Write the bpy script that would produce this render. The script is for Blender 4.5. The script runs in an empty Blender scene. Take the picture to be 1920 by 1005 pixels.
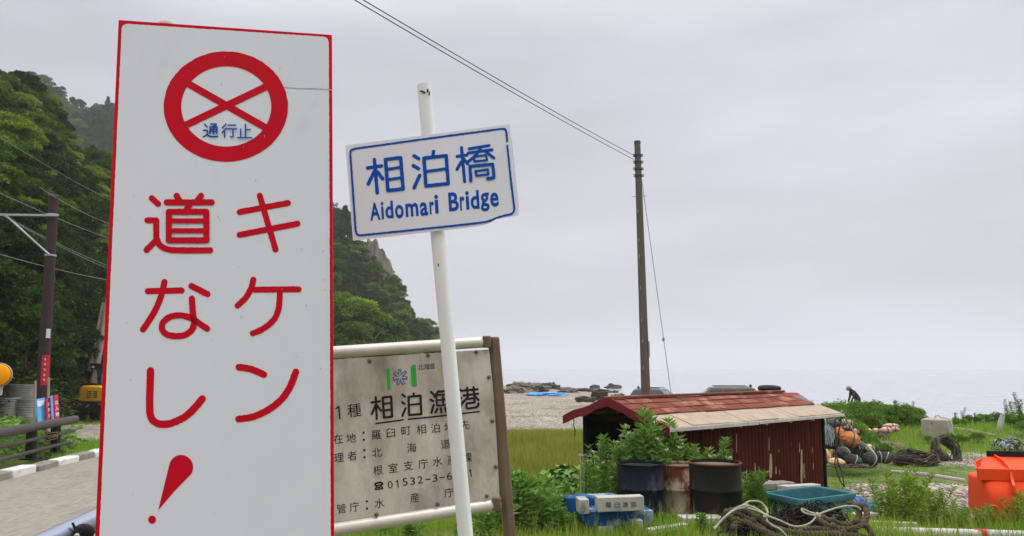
import bpy, bmesh, math, random
import numpy as np
from mathutils import Vector, Matrix, noise as mnoise
rad = math.radians
random.seed(7)
RNG = np.random.default_rng(11)
S = bpy.context.scene
COL = S.collection

# ------------------------------------------------------------------ camera, sky, sun, exposure
F, CX, CY, HZ = 1450.0, 960.0, 502.5, 690.0        # focal length and centre in photo pixels, horizon row
PITCH = math.atan((HZ - CY) / F)
CAM = Vector((0.0, 0.0, 2.1))
cam = bpy.data.cameras.new('camera')
cam.sensor_width = 36.0
cam.lens = F / 1920.0 * 36.0
cam.clip_start, cam.clip_end = 0.05, 20000.0
co = bpy.data.objects.new('camera', cam)
co.location = CAM
co.rotation_euler = (math.pi / 2 + PITCH, 0, 0)
COL.objects.link(co)
S.camera = co

SUN_EL, SUN_AZ = rad(60), rad(65)                 # azimuth measured from +Y towards +X
w = bpy.data.worlds.new('World')
S.world = w
w.use_nodes = True
nt = w.node_tree
nt.nodes.clear()
N = nt.nodes.new
out = N('ShaderNodeOutputWorld'); bg = N('ShaderNodeBackground')
sky = N('ShaderNodeTexSky'); sky.sky_type = 'NISHITA'; sky.sun_disc = False
sky.sun_elevation = SUN_EL; sky.sun_rotation = SUN_AZ; sky.dust_density = 4.0
hsv = N('ShaderNodeHueSaturation'); hsv.inputs['Saturation'].default_value = 0.12
tc = N('ShaderNodeTexCoord'); sep = N('ShaderNodeSeparateXYZ')
nt.links.new(tc.outputs['Generated'], sep.inputs[0])
ramp = N('ShaderNodeValToRGB')                     # overcast: the cloud layer is brightest overhead
ce = ramp.color_ramp.elements
ce[0].position = 0.0; ce[0].color = (6.15, 6.17, 6.75, 1)
ce[1].position = 0.95; ce[1].color = (24, 24, 24.5, 1)
e = ce.new(0.40); e.color = (6.4, 6.42, 7.15, 1)
e = ce.new(0.60); e.color = (14, 14, 14.6, 1)
nt.links.new(sep.outputs['Z'], ramp.inputs[0])
mp = N('ShaderNodeMapping'); mp.inputs['Scale'].default_value = (1.2, 1.2, 4.5)
nt.links.new(tc.outputs['Generated'], mp.inputs[0])
nz = N('ShaderNodeTexNoise'); nz.inputs['Scale'].default_value = 2.2; nz.inputs['Detail'].default_value = 4; nz.inputs['Roughness'].default_value = .45
nt.links.new(mp.outputs[0], nz.inputs['Vector'])
cr = N('ShaderNodeMapRange'); cr.inputs[1].default_value = .3; cr.inputs[2].default_value = .7; cr.inputs[3].default_value = .87; cr.inputs[4].default_value = 1.10
nt.links.new(nz.outputs['Fac'], cr.inputs[0])
mul = N('ShaderNodeVectorMath'); mul.operation = 'SCALE'
nt.links.new(ramp.outputs[0], mul.inputs[0]); nt.links.new(cr.outputs[0], mul.inputs['Scale'])
mix = N('ShaderNodeMix'); mix.data_type = 'RGBA'; mix.inputs['Factor'].default_value = 0.9
nt.links.new(sky.outputs[0], hsv.inputs['Color'])
nt.links.new(hsv.outputs[0], mix.inputs['A']); nt.links.new(mul.outputs[0], mix.inputs['B'])
nt.links.new(mix.outputs['Result'], bg.inputs['Color'])
bg.inputs['Strength'].default_value = 0.105
nt.links.new(bg.outputs[0], out.inputs['Surface'])

sun = bpy.data.lights.new('sun', 'SUN')
sun.energy = 1.5; sun.angle = rad(12); sun.color = (1.0, .965, .91)
so = bpy.data.objects.new('sun', sun)
sd = Vector((math.sin(SUN_AZ) * math.cos(SUN_EL), math.cos(SUN_AZ) * math.cos(SUN_EL), math.sin(SUN_EL)))
so.rotation_euler = sd.to_track_quat('Z', 'Y').to_euler()
so.location = (0, 0, 60)
COL.objects.link(so)
vs = S.view_settings
S.display_settings.display_device = 'sRGB'
vs.view_transform = 'Standard'; vs.look = 'None'; vs.gamma = 1.0; vs.exposure = 0.06; vs.use_curve_mapping = False
cy = S.cycles
cy.use_denoising = True
try: cy.denoiser = 'OPENIMAGEDENOISE'
except Exception: pass
cy.max_bounces = 7; cy.diffuse_bounces = 3; cy.glossy_bounces = 2; cy.transmission_bounces = 3
cy.transparent_max_bounces = 6; cy.volume_bounces = 2
cy.caustics_reflective = False; cy.caustics_refractive = False
cy.sample_clamp_indirect = 6

# ------------------------------------------------------------------ pixel <-> world helpers
cP, sP = math.cos(PITCH), math.sin(PITCH)
def ray(x, y):
    dx, dy = (x - CX) / F, (CY - y) / F
    v = Vector((dx, cP - dy * sP, sP + dy * cP))
    return v / v.y
def P(x, y, d):
    return CAM + ray(x, y) * d
def ss(a, b, x):
    t = np.clip((np.asarray(x, float) - a) / (b - a), 0, 1)
    return t * t * (3 - 2 * t)
def wob(X, Y, s):
    return (np.sin(X * 1.7 * s + 1.3) * np.cos(Y * 1.3 * s + .4) + .6 * np.sin(X * 3.1 * s - Y * 2.3 * s + 2) + .4 * np.cos(X * 5.7 * s + Y * 4.9 * s)) / 2
def shore_x(Y):
    return np.interp(Y, [-60, 10, 40, 60, 108, 170, 400], [27, 26, 25, 20, 5, -10, -30])
def ground_z(X, Y):
    X = np.asarray(X, float); Y = np.asarray(Y, float)
    z = .4 * (1 - ss(8.3, 10.6, Y)) - .45 * ss(16, 34, Y)
    s = (shore_x(Y) - X) * .93
    z = z - 2.6 * ss(5, -12, s)
    z = z + .05 * wob(X, Y, .7) * ss(9, 14, Y) * ss(-9.0, -8.0, X) 
    bank = np.exp(-((X - (shore_x(Y) - 10.5)) / 5.0) ** 2) * ss(19.5, 23, Y) * (1 - ss(30, 38, Y))
    return z + .42 * bank
def gz(X, Y): return float(ground_z(X, Y))
def G(x, y, dmax=400):
    r = ray(x, y); d = 3.0
    while d < dmax:
        p = CAM + r * d
        if p.z <= gz(p.x, p.y): return Vector((p.x, p.y, gz(p.x, p.y)))
        d *= 1.004
    return CAM + r * dmax
def B(x, d, dz=0.0):
    X = ray(x, 780).x * d
    return Vector((X, d, gz(X, d) + dz))
class Plane:
    def __init__(s, a, b, c):
        s.o = a; s.n = (b - a).cross(c - a).normalized()
        if s.n.dot(CAM - a) < 0: s.n = -s.n
    def at(s, x, y, h=0.0):
        r = ray(x, y); o = s.o + s.n * h
        t = (o - CAM).dot(s.n) / r.dot(s.n)
        return CAM + r * t

# ------------------------------------------------------------------ object helpers
ORG = {}
def tag(o, label=None, cat=None, group=None, kind=None):
    if label: o['label'] = label
    if cat: o['category'] = cat
    if group: o['group'] = group
    if kind: o['kind'] = kind
    return o
def thing(name, loc, label, cat, group=None):
    o = bpy.data.objects.new(name, None); COL.objects.link(o)
    o.location = loc; o.empty_display_size = .2
    ORG[o.name] = Vector(loc)
    return tag(o, label, cat, group)
def link_mesh(name, me, mat, parent=None, loc=None):
    o = bpy.data.objects.new(name, me); COL.objects.link(o)
    if mat: me.materials.append(mat)
    if parent is not None:
        o.parent = parent; ORG[o.name] = ORG[parent.name]
    else:
        o.location = loc or (0, 0, 0); ORG[o.name] = Vector(loc or (0, 0, 0))
    return o
def arr_mesh(name, V, faces, smooth=False, col=None):
    """V (n,3); faces: list of int arrays (m,k)"""
    me = bpy.data.meshes.new(name)
    V = np.asarray(V, np.float32)
    me.vertices.add(len(V)); me.vertices.foreach_set('co', V.ravel())
    idx = np.concatenate([np.asarray(f, np.int32).ravel() for f in faces])
    cnt = np.concatenate([np.full(len(f), np.asarray(f).shape[1], np.int32) for f in faces])
    me.loops.add(len(idx)); me.loops.foreach_set('vertex_index', idx)
    me.polygons.add(len(cnt))
    st = np.concatenate([[0], np.cumsum(cnt)[:-1]]).astype(np.int32)
    me.polygons.foreach_set('loop_start', st)
    if smooth: me.polygons.foreach_set('use_smooth', np.ones(len(cnt), bool))
    me.update(calc_edges=True)
    if col is not None:
        a = me.attributes.new('tint', 'FLOAT_COLOR', 'POINT')
        c = np.ones((len(V), 4), np.float32); c[:, :3] = col
        a.data.foreach_set('color', c.ravel())
    return me
class MB:
    def __init__(s): s.v = []; s.f = []
    def add(s, vs, fs):
        n = len(s.v); s.v += [Vector(p) for p in vs]; s.f += [tuple(i + n for i in f) for f in fs]; return s
    def box(s, c, size, rot=None):
        hx, hy, hz = [q / 2 for q in size]; M = rot or Matrix.Identity(3); c = Vector(c)
        vs = [c + M @ Vector((x, y, z)) for x in (-hx, hx) for y in (-hy, hy) for z in (-hz, hz)]
        return s.add(vs, [(0, 1, 3, 2), (4, 6, 7, 5), (0, 4, 5, 1), (2, 3, 7, 6), (0, 2, 6, 4), (1, 5, 7, 3)])
    def beam(s, a, b, wx, wz, up=(0, 0, 1)):
        a = Vector(a); b = Vector(b); d = (b - a); L = d.length; d.normalize()
        sd_ = d.cross(Vector(up))
        if sd_.length < 1e-4: sd_ = d.cross(Vector((1, 0, 0)))
        sd_.normalize(); u = sd_.cross(d)
        return s.box((a + b) / 2, (wx, L, wz), Matrix((sd_, d, u)).transposed())
    def tube(s, pts, r, n=8, caps=True):
        pts = [Vector(p) for p in pts]; rr = r if isinstance(r, (list, tuple)) else [r] * len(pts)
        rings = []; prev = None
        for i, p in enumerate(pts):
            d = (pts[min(i + 1, len(pts) - 1)] - pts[max(i - 1, 0)]).normalized()
            if prev is None:
                u = d.cross(Vector((0, 0, 1)));
                if u.length < .05: u = d.cross(Vector((1, 0, 0)))
            else: u = prev - d * prev.dot(d)
            u.normalize(); prev = u; v = d.cross(u)
            rings.append([p + (u * math.cos(2 * math.pi * k / n) + v * math.sin(2 * math.pi * k / n)) * rr[i] for k in range(n)])
        vs = [q for R_ in rings for q in R_]; fs = []
        for i in range(len(pts) - 1):
            for k in range(n):
                k2 = (k + 1) % n
                fs.append((i * n + k, i * n + k2, (i + 1) * n + k2, (i + 1) * n + k))
        if caps:
            fs.append(tuple(range(n))); fs.append(tuple((len(pts) - 1) * n + k for k in range(n)))
        return s.add(vs, fs)
    def lathe(s, prof, n=32, c=(0, 0, 0), M=None, cap=True):
        M = M or Matrix.Identity(3); c = Vector(c); vs = []; fs = []
        for r, z in prof:
            for k in range(n):
                a = 2 * math.pi * k / n
                vs.append(c + M @ Vector((r * math.cos(a), r * math.sin(a), z)))
        for i in range(len(prof) - 1):
            for k in range(n):
                k2 = (k + 1) % n
                fs.append((i * n + k, i * n + k2, (i + 1) * n + k2, (i + 1) * n + k))
        if cap: fs.append(tuple(range(n))); fs.append(tuple((len(prof) - 1) * n + k for k in range(n)))
        return s.add(vs, fs)
    def prism(s, pts, off):
        pts = [Vector(p) for p in pts]; n = len(pts); off = Vector(off)
        return s.add(pts + [p + off for p in pts], [tuple(range(n)), tuple(range(2 * n - 1, n - 1, -1))] + [(i, n + i, n + (i + 1) % n, (i + 1) % n) for i in range(n)])
    def sphere(s, c, r, n=12, m=8, M=None):
        r = r if isinstance(r, (tuple, list)) else (r, r, r); M = M or Matrix.Identity(3); c = Vector(c)
        vs = []; fs = []
        for j in range(m + 1):
            t = math.pi * j / m
            for k in range(n):
                a = 2 * math.pi * k / n
                vs.append(c + M @ Vector((r[0] * math.sin(t) * math.cos(a), r[1] * math.sin(t) * math.sin(a), r[2] * math.cos(t))))
        for j in range(m):
            for k in range(n):
                k2 = (k + 1) % n
                fs.append((j * n + k, (j + 1) * n + k, (j + 1) * n + k2, j * n + k2))
        return s.add(vs, fs)
    def build(s, name, mat, parent=None, loc=None, smooth=30, bevel=0):
        o0 = ORG[parent.name] if parent is not None else Vector(loc or (0, 0, 0))
        me = bpy.data.meshes.new(name)
        me.from_pydata([tuple(p - o0) for p in s.v], [], s.f)
        bm = bmesh.new(); bm.from_mesh(me)
        bmesh.ops.remove_doubles(bm, verts=bm.verts, dist=1e-6)
        bmesh.ops.recalc_face_normals(bm, faces=bm.faces); bm.to_mesh(me); bm.free()
        if smooth:
            me.polygons.foreach_set('use_smooth', [True] * len(me.polygons)); me.set_sharp_from_angle(angle=rad(smooth))
        me.update()
        o = link_mesh(name, me, mat, parent, loc)
        if bevel:
            m = o.modifiers.new('bevel', 'BEVEL'); m.width = bevel; m.segments = 2; m.limit_method = 'ANGLE'; m.angle_limit = rad(40)
        return o
def rotz(a): return Matrix.Rotation(a, 3, 'Z')
def rotx(a): return Matrix.Rotation(a, 3, 'X')
def roty(a): return Matrix.Rotation(a, 3, 'Y')
def dup(root, loc, rz=0.0, sc=1.0, label=None, group=None):
    r = root.copy(); COL.objects.link(r); r.location = loc; r.rotation_euler = (0, 0, rz)
    r.scale = (sc, sc, sc) if not isinstance(sc, tuple) else sc
    if label: r['label'] = label
    if group: r['group'] = group
    ORG[r.name] = Vector(loc)
    for ch in list(root.children):
        c = ch.copy(); COL.objects.link(c); c.parent = r
        for g in list(ch.children):
            d = g.copy(); COL.objects.link(d); d.parent = c
    return r

# ------------------------------------------------------------------ materials
def nodes(m):
    m.use_nodes = True; t = m.node_tree; t.nodes.clear(); return t
def setin(n, k, v):
    if k in n.inputs: n.inputs[k].default_value = v
def pbr(name, c1, c2=None, scale=6.0, rough=.65, metal=0.0, bump=.0, bscale=40.0, c3=None, t3=.62, s3=3.0, stretch=None, spec=.10, w3=.04, world=False, detail=5):
    """noise mix of c1/c2, optional sharper patches c3 (wear, rust, dirt) and bump"""
    m = bpy.data.materials.new(name); t = nodes(m); n = t.nodes.new; L = t.links.new
    o = n('ShaderNodeOutputMaterial'); p = n('ShaderNodeBsdfPrincipled'); L(p.outputs[0], o.inputs[0])
    setin(p, 'Roughness', rough); setin(p, 'Metallic', metal); setin(p, 'Specular IOR Level', spec)
    tcn = n('ShaderNodeTexCoord'); vec = tcn.outputs['Object']
    if world:
        gm = n('ShaderNodeNewGeometry'); vec = gm.outputs['Position']
    if stretch:
        mpn = n('ShaderNodeMapping'); mpn.inputs['Scale'].default_value = stretch; L(vec, mpn.inputs[0]); vec = mpn.outputs[0]
    if c2 is None: c2 = tuple(q * .78 for q in c1)
    nz1 = n('ShaderNodeTexNoise'); nz1.inputs['Scale'].default_value = scale; nz1.inputs['Detail'].default_value = detail; nz1.inputs['Roughness'].default_value = .62
    L(vec, nz1.inputs['Vector'])
    mr = n('ShaderNodeMapRange'); mr.inputs[1].default_value = .32; mr.inputs[2].default_value = .68; L(nz1.outputs['Fac'], mr.inputs[0])
    mx = n('ShaderNodeMix'); mx.data_type = 'RGBA'; mx.inputs['A'].default_value = (*c1, 1); mx.inputs['B'].default_value = (*c2, 1)
    L(mr.outputs[0], mx.inputs['Factor']); colr = mx.outputs['Result']
    if c3 is not None:
        nz3 = n('ShaderNodeTexNoise'); nz3.inputs['Scale'].default_value = s3; nz3.inputs['Detail'].default_value = 8; nz3.inputs['Roughness'].default_value = .68
        L(vec, nz3.inputs['Vector'])
        m3 = n('ShaderNodeMapRange'); m3.inputs[1].default_value = t3 - w3; m3.inputs[2].default_value = t3 + w3; L(nz3.outputs['Fac'], m3.inputs[0])
        mx3 = n('ShaderNodeMix'); mx3.data_type = 'RGBA'; mx3.inputs['B'].default_value = (*c3, 1)
        L(m3.outputs[0], mx3.inputs['Factor']); L(colr, mx3.inputs['A']); colr = mx3.outputs['Result']
    L(colr, p.inputs['Base Color'])
    if bump:
        nb = n('ShaderNodeTexNoise'); nb.inputs['Scale'].default_value = bscale; nb.inputs['Detail'].default_value = 4; L(vec, nb.inputs['Vector'])
        b = n('ShaderNodeBump'); b.inputs['Strength'].default_value = bump; b.inputs['Distance'].default_value = .02
        L(nb.outputs['Fac'], b.inputs['Height']); L(b.outputs[0], p.inputs['Normal'])
    return m
def leaf(name, c1, c2, trans=.3, objvar=.25):
    """foliage: per-leaf tint attribute, per-object variation, some light through the leaf"""
    m = bpy.data.materials.new(name); t = nodes(m); n = t.nodes.new; L = t.links.new
    o = n('ShaderNodeOutputMaterial'); d = n('ShaderNodeBsdfPrincipled'); tr = n('ShaderNodeBsdfTranslucent'); ms = n('ShaderNodeMixShader')
    setin(d, 'Roughness', .6); setin(d, 'Specular IOR Level', .06)
    at = n('ShaderNodeAttribute'); at.attribute_name = 'tint'
    oi = n('ShaderNodeObjectInfo')
    sp = n('ShaderNodeSeparateColor'); L(at.outputs['Color'], sp.inputs[0])
    mx = n('ShaderNodeMix'); mx.data_type = 'RGBA'; mx.inputs['A'].default_value = (*c1, 1); mx.inputs['B'].default_value = (*c2, 1)
    L(sp.outputs[0], mx.inputs['Factor'])
    ma = n('ShaderNodeMapRange'); ma.inputs[3].default_value = 1 - objvar; ma.inputs[4].default_value = 1 + objvar; L(oi.outputs['Random'], ma.inputs[0])
    mm = n('ShaderNodeMath'); mm.operation = 'MULTIPLY'; L(ma.outputs[0], mm.inputs[0])
    mb = n('ShaderNodeMapRange'); mb.inputs[3].default_value = .72; mb.inputs[4].default_value = 1.28; L(sp.outputs[1], mb.inputs[0]); L(mb.outputs[0], mm.inputs[1])
    sc = n('ShaderNodeVectorMath'); sc.operation = 'SCALE'; L(mx.outputs['Result'], sc.inputs[0]); L(mm.outputs[0], sc.inputs['Scale'])
    L(sc.outputs[0], d.inputs['Base Color']); L(sc.outputs[0], tr.inputs['Color'])
    ms.inputs[0].default_value = trans
    L(d.outputs[0], ms.inputs[1]); L(tr.outputs[0], ms.inputs[2]); L(ms.outputs[0], o.inputs[0])
    return m
M = {}
M['sign_white'] = pbr('sign_white', (.70, .69, .735), (.66, .65, .69), 1.3, .5, c3=(.60, .59, .62), t3=.70, s3=5, stretch=(1, 1, .45), w3=.10, bump=.02, bscale=3)
M['sign_red'] = pbr('sign_red', (.56, .003, .016), (.50, .002, .012), 14, .45, c3=(.40, .02, .035), t3=.70, s3=40)
M['sign_blue'] = pbr('sign_blue', (.004, .075, .40), (.004, .06, .33), 14, .45)
M['scuff'] = pbr('scuff', (.36, .35, .35), (.26, .26, .27), 30)
M['sign_black'] = pbr('sign_black', (.012, .011, .011), (.02, .018, .018), 14, .5)
M['crack'] = pbr('crack', (.42, .41, .43), (.34, .33, .34), 30)
M['board_grey'] = pbr('board_grey', (.58, .52, .465), (.40, .345, .295), 3.2, .7, c3=(.17, .13, .10), t3=.615, s3=5, stretch=(1, 1, .5), bump=.08, bscale=60, w3=.16)
M['pipe_white'] = pbr('pipe_white', (.56, .55, .51), (.44, .43, .39), 5, .6, c3=(.28, .25, .19), t3=.62, s3=9)
M['pole_white'] = pbr('pole_white', (.74, .74, .74), (.68, .68, .68), 2.5, .35, c3=(.42, .38, .32), t3=.76, s3=14, w3=.03)
M['pipe_tan'] = pbr('pipe_tan', (.62, .57, .52), (.52, .47, .42), 7, .38, metal=.25, c3=(.27, .20, .15), t3=.70, s3=12)
M['post_brown'] = pbr('post_brown', (.16, .115, .075), (.11, .078, .05), 6, .5, c3=(.25, .20, .15), t3=.68, s3=9)
M['bolt'] = pbr('bolt', (.19, .14, .10), (.12, .08, .05), 60, .6)
M['green_paint'] = pbr('green_paint', (.035, .33, .045), (.04, .28, .05), 30, .5)
M['emblem_blue'] = pbr('emblem_blue', (.16, .18, .27), (.10, .11, .17), 90, .5)
M['emblem_white'] = pbr('emblem_white', (.62, .61, .64), None, 40, .5)
M['pole_dark'] = pbr('pole_dark', (.055, .034, .036), (.04, .026, .027), 5, .6, bump=.1)
M['pole_wood'] = pbr('pole_wood', (.15, .125, .105), (.105, .085, .07), 4, .8, stretch=(3, 3, .25), bump=.25, bscale=30, c3=(.20, .175, .15), t3=.62, s3=2)
M['metal_grey'] = pbr('metal_grey', (.42, .44, .46), (.34, .35, .37), 12, .45, metal=.4)
M['metal_dark'] = pbr('metal_dark', (.05, .05, .05), (.08, .075, .07), 12, .5, metal=.3)
M['cable'] = pbr('cable', (.05, .05, .055), None, 5, .6)
M['cable_pale'] = pbr('cable_pale', (.32, .33, .33), None, 5, .6)
M['rail_brown'] = pbr('rail_brown', (.075, .060, .057), (.055, .045, .043), 6, .35, metal=.2)
M['rail_black'] = pbr('rail_black', (.018, .018, .02), None, 8, .4)
M['rail_grey'] = pbr('rail_grey', (.30, .34, .42), (.25, .28, .36), 4, .3, metal=.5)
M['road'] = pbr('road', (.30, .275, .235), (.20, .18, .15), 9, .9, c3=(.17, .155, .13), t3=.63, s3=.9, stretch=(1.6, .6, 1), bump=.4, bscale=120, world=True, w3=.10, detail=9)
M['kerb_white'] = pbr('kerb_white', (.70, .70, .68), (.58, .57, .54), 5, .8, c3=(.36, .34, .31), t3=.64, s3=6, bump=.2)
M['kerb_grey'] = pbr('kerb_grey', (.28, .25, .21), (.20, .175, .15), 6, .9, bump=.3)
M['concrete'] = pbr('concrete', (.40, .37, .31), (.32, .29, .24), 4, .9, c3=(.22, .20, .15), t3=.62, s3=3, bump=.3)
M['concrete_pale'] = pbr('concrete_pale', (.52, .49, .43), (.42, .39, .34), 8, .9, c3=(.28, .26, .22), t3=.62, s3=9, bump=.3)
M['red_trim'] = pbr('red_trim', (.17, .022, .028), (.13, .018, .022), 5, .55, c3=(.10, .03, .022), t3=.66, s3=8)
M['roof_rust'] = pbr('roof_rust', (.20, .060, .036), (.125, .038, .026), 2.4, .85, c3=(.36, .19, .135), t3=.60, s3=2.0, bump=.12, bscale=12, w3=.06)
M['roof_pale'] = pbr('roof_pale', (.30, .135, .095), (.20, .065, .042), 5, .85, c3=(.15, .045, .028), t3=.55, s3=5, w3=.08)
M['bare_wood'] = pbr('bare_wood', (.46, .34, .23), (.36, .25, .16), 8, .85)
M['roof_tan'] = pbr('roof_tan', (.40, .32, .245), (.31, .24, .18), 5, .8, c3=(.32, .22, .16), t3=.68, s3=6, bump=.15, stretch=(1, 1, 1))
M['wood_white'] = pbr('wood_white', (.56, .53, .49), (.42, .39, .35), 6, .8, c3=(.24, .20, .16), t3=.65, s3=8, bump=.25)
M['wall_rust'] = pbr('wall_rust', (.125, .026, .014), (.06, .013, .009), 2.2, .75, c3=(.50, .37, .26), t3=.665, s3=2.4, stretch=(4.0, 4.0, .55), bump=.1, w3=.02)
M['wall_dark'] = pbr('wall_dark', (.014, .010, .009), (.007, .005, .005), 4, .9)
M['slat_white'] = pbr('slat_white', (.50, .50, .48), (.40, .39, .37), 10, .7)
M['drum_black'] = pbr('drum_black', (.006, .007, .012), (.014, .016, .024), 3.2, .34, c3=(.10, .11, .15), t3=.66, s3=3.2, stretch=(1.4, 1.4, .45), w3=.10, spec=.13)
M['drum_dark'] = pbr('drum_dark', (.009, .008, .008), (.018, .016, .014), 4, .5, c3=(.055, .036, .026), t3=.68, s3=5, w3=.08)
M['drum_rusty'] = pbr('drum_rusty', (.52, .44, .34), (.43, .33, .24), 4, .7, c3=(.15, .042, .018), t3=.535, s3=3.4, w3=.06, bump=.1, stretch=(1.3, 1.3, .7))
M['rust'] = pbr('rust', (.23, .08, .04), (.15, .05, .03), 9, .85, bump=.3)
M['drum_lid'] = pbr('drum_lid', (.15, .115, .095), (.09, .065, .05), 6, .8)
M['blue_paint'] = pbr('blue_paint', (.012, .085, .23), (.009, .05, .14), 3, .8, c3=(.24, .31, .33), t3=.545, s3=5, bump=.15, w3=.06)
M['blue_patch'] = pbr('blue_patch', (.07, .27, .50), (.05, .22, .43), 8, .6)
M['wood_block'] = pbr('wood_block', (.45, .42, .37), (.33, .31, .27), 7, .9, c3=(.12, .24, .38), t3=.60, s3=5, bump=.3, w3=.05)
M['plank'] = pbr('plank', (.30, .27, .23), (.20, .175, .15), 6, .9, stretch=(1, 1, 1), bump=.4, c3=(.46, .43, .38), t3=.62, s3=5)
M['tub_teal'] = pbr('tub_teal', (.05, .165, .19), (.035, .125, .15), 4, .6, c3=(.14, .27, .28), t3=.63, s3=6, w3=.10, bump=.05)
M['rope_brown'] = pbr('rope_brown', (.12, .092, .062), (.07, .052, .036), 14, .95, c3=(.20, .155, .08), t3=.62, s3=7, bump=.4, bscale=120)
M['rope_dark'] = pbr('rope_dark', (.10, .082, .062), (.065, .052, .042), 9, .95, c3=(.17, .145, .11), t3=.6, s3=6, bump=.3)
M['rope_pale'] = pbr('rope_pale', (.46, .47, .38), (.36, .36, .28), 18, .9, bump=.3, bscale=160)
M['rope_teal'] = pbr('rope_teal', (.35, .44, .42), (.25, .33, .32), 12, .9)
M['net_black'] = pbr('net_black', (.018, .017, .017), (.035, .03, .026), 12, .95)
M['float_orange'] = pbr('float_orange', (.56, .205, .07), (.44, .15, .05), 3, .75, c3=(.56, .33, .18), t3=.60, s3=3.5, bump=.35, bscale=9, w3=.10)
M['float_peach'] = pbr('float_peach', (.66, .40, .24), (.58, .33, .19), 3, .65, c3=(.45, .25, .14), t3=.64, s3=4, bump=.35, bscale=9, w3=.1)
M['float_cream'] = pbr('float_cream', (.66, .48, .28), (.58, .40, .22), 3, .65, c3=(.40, .27, .15), t3=.64, s3=4, bump=.35, bscale=9, w3=.1)
M['float_pink'] = pbr('float_pink', (.58, .37, .31), (.50, .31, .26), 3, .65, bump=.3, bscale=9)
M['float_black'] = pbr('float_black', (.030, .029, .032), (.06, .056, .056), 3, .7, c3=(.17, .145, .12), t3=.66, s3=4, bump=.5, bscale=9, w3=.1)
M['orange_steel'] = pbr('orange_steel', (.82, .075, .016), (.74, .060, .012), 2.5, .42, c3=(.62, .10, .045), t3=.66, s3=5, bump=.03, bscale=6, w3=.08)
M['rubber'] = pbr('rubber', (.012, .012, .012), (.02, .019, .018), 9, .7)
M['log_pale'] = pbr('log_pale', (.36, .32, .25), (.26, .225, .17), 6, .9, bump=.4)
M['driftwood'] = pbr('driftwood', (.50, .48, .45), (.36, .33, .30), 5, .9, bump=.4)
M['rag_blue'] = pbr('rag_blue', (.06, .17, .48), (.10, .24, .55), 8, .85)
M['tarp_blue'] = pbr('tarp_blue', (.07, .25, .58), (.10, .32, .64), 3, .6)
M['rock_dark'] = pbr('rock_dark', (.05, .046, .042), (.085, .075, .066), 1.2, .95, bump=.6, bscale=6)
M['rock_brown'] = pbr('rock_brown', (.20, .165, .13), (.12, .10, .08), 1.5, .95, bump=.6, bscale=5)
M['cliff'] = pbr('cliff', (.23, .195, .155), (.14, .115, .092), .5, .95, bump=1.0, bscale=1.6, c3=(.04, .065, .02), t3=.545, s3=.4, w3=.05)
M['orange_lens'] = pbr('orange_lens', (.85, .36, .005), (.80, .31, .004), 5, .25)
M['plastic_pale'] = pbr('plastic_pale', (.48, .46, .42), None, 5, .5)
M['post_red'] = pbr('post_red', (.32, .015, .02), None, 5, .45)
M['corrugated'] = pbr('corrugated', (.36, .36, .34), (.25, .25, .235), 5, .5, metal=.3)
M['board_blue'] = pbr('board_blue', (.13, .36, .66), (.10, .30, .58), 6, .5)
M['board_white'] = pbr('board_white', (.62, .66, .70), None, 6, .5)
M['banner_red'] = pbr('banner_red', (.55, .03, .05), None, 6, .5)
M['machine_yellow'] = pbr('machine_yellow', (.74, .40, .02), (.66, .34, .02), 3, .4)
M['machine_black'] = pbr('machine_black', (.015, .015, .016), (.028, .027, .026), 5, .6)
M['glass_dark'] = pbr('glass_dark', (.03, .05, .05), (.04, .06, .06), 2, .08, spec=.6)
M['glass_green'] = pbr('glass_green', (.07, .11, .10), (.04, .07, .065), 2, .1, spec=.5)
M['stake'] = pbr('stake', (.32, .27, .21), None, 5, .85)
M['trunk'] = pbr('trunk', (.14, .115, .09), (.09, .072, .055), 4, .95, bump=.5, bscale=14)
M['trunk_pale'] = pbr('trunk_pale', (.30, .26, .20), (.20, .17, .13), 4, .95, bump=.4, bscale=14)
M['stem'] = pbr('stem', (.10, .11, .035), None, 6, .8)
M['flower'] = pbr('flower', (.60, .55, .47), (.48, .40, .35), 40, .8)
M['skin'] = pbr('skin', (.42, .27, .2), None, 9, .6)
M['cloth_dark'] = pbr('cloth_dark', (.045, .04, .042), (.07, .06, .06), 12, .9)
M['cloth_brown'] = pbr('cloth_brown', (.11, .06, .05), (.07, .04, .035), 12, .9)
M['car_grey'] = pbr('car_grey', (.12, .125, .135), None, 2, .25, metal=.3)
M['car_olive'] = pbr('car_olive', (.15, .145, .11), None, 2, .35)
M['car_red'] = pbr('car_red', (.36, .02, .035), None, 2, .25)
M['pebble'] = pbr('pebble', (.34, .30, .245), (.19, .165, .135), 2.5, .9, world=True)
M['soil'] = pbr('soil', (.13, .12, .05), (.08, .085, .03), .5, .95, bump=.4, world=True)
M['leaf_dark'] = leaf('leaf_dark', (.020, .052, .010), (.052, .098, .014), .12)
M['leaf_mid'] = leaf('leaf_mid', (.05, .118, .013), (.15, .22, .023), .18)
M['leaf_bright'] = leaf('leaf_bright', (.115, .21, .02), (.28, .325, .033), .24)
M['leaf_conifer'] = leaf('leaf_conifer', (.02, .05, .02), (.035, .07, .025), .1)
M['leaf_weed'] = leaf('leaf_weed', (.10, .235, .035), (.26, .39, .09), .3, .15)
M['leaf_shrub'] = leaf('leaf_shrub', (.085, .20, .026), (.22, .34, .055), .3, .2)
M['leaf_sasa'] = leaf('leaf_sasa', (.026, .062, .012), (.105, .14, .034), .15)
M['grass'] = leaf('grass', (.12, .30, .022), (.36, .46, .07), .4, 0)
M['leaf_feather'] = leaf('leaf_feather', (.14, .27, .03), (.32, .41, .06), .35, .12)
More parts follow.
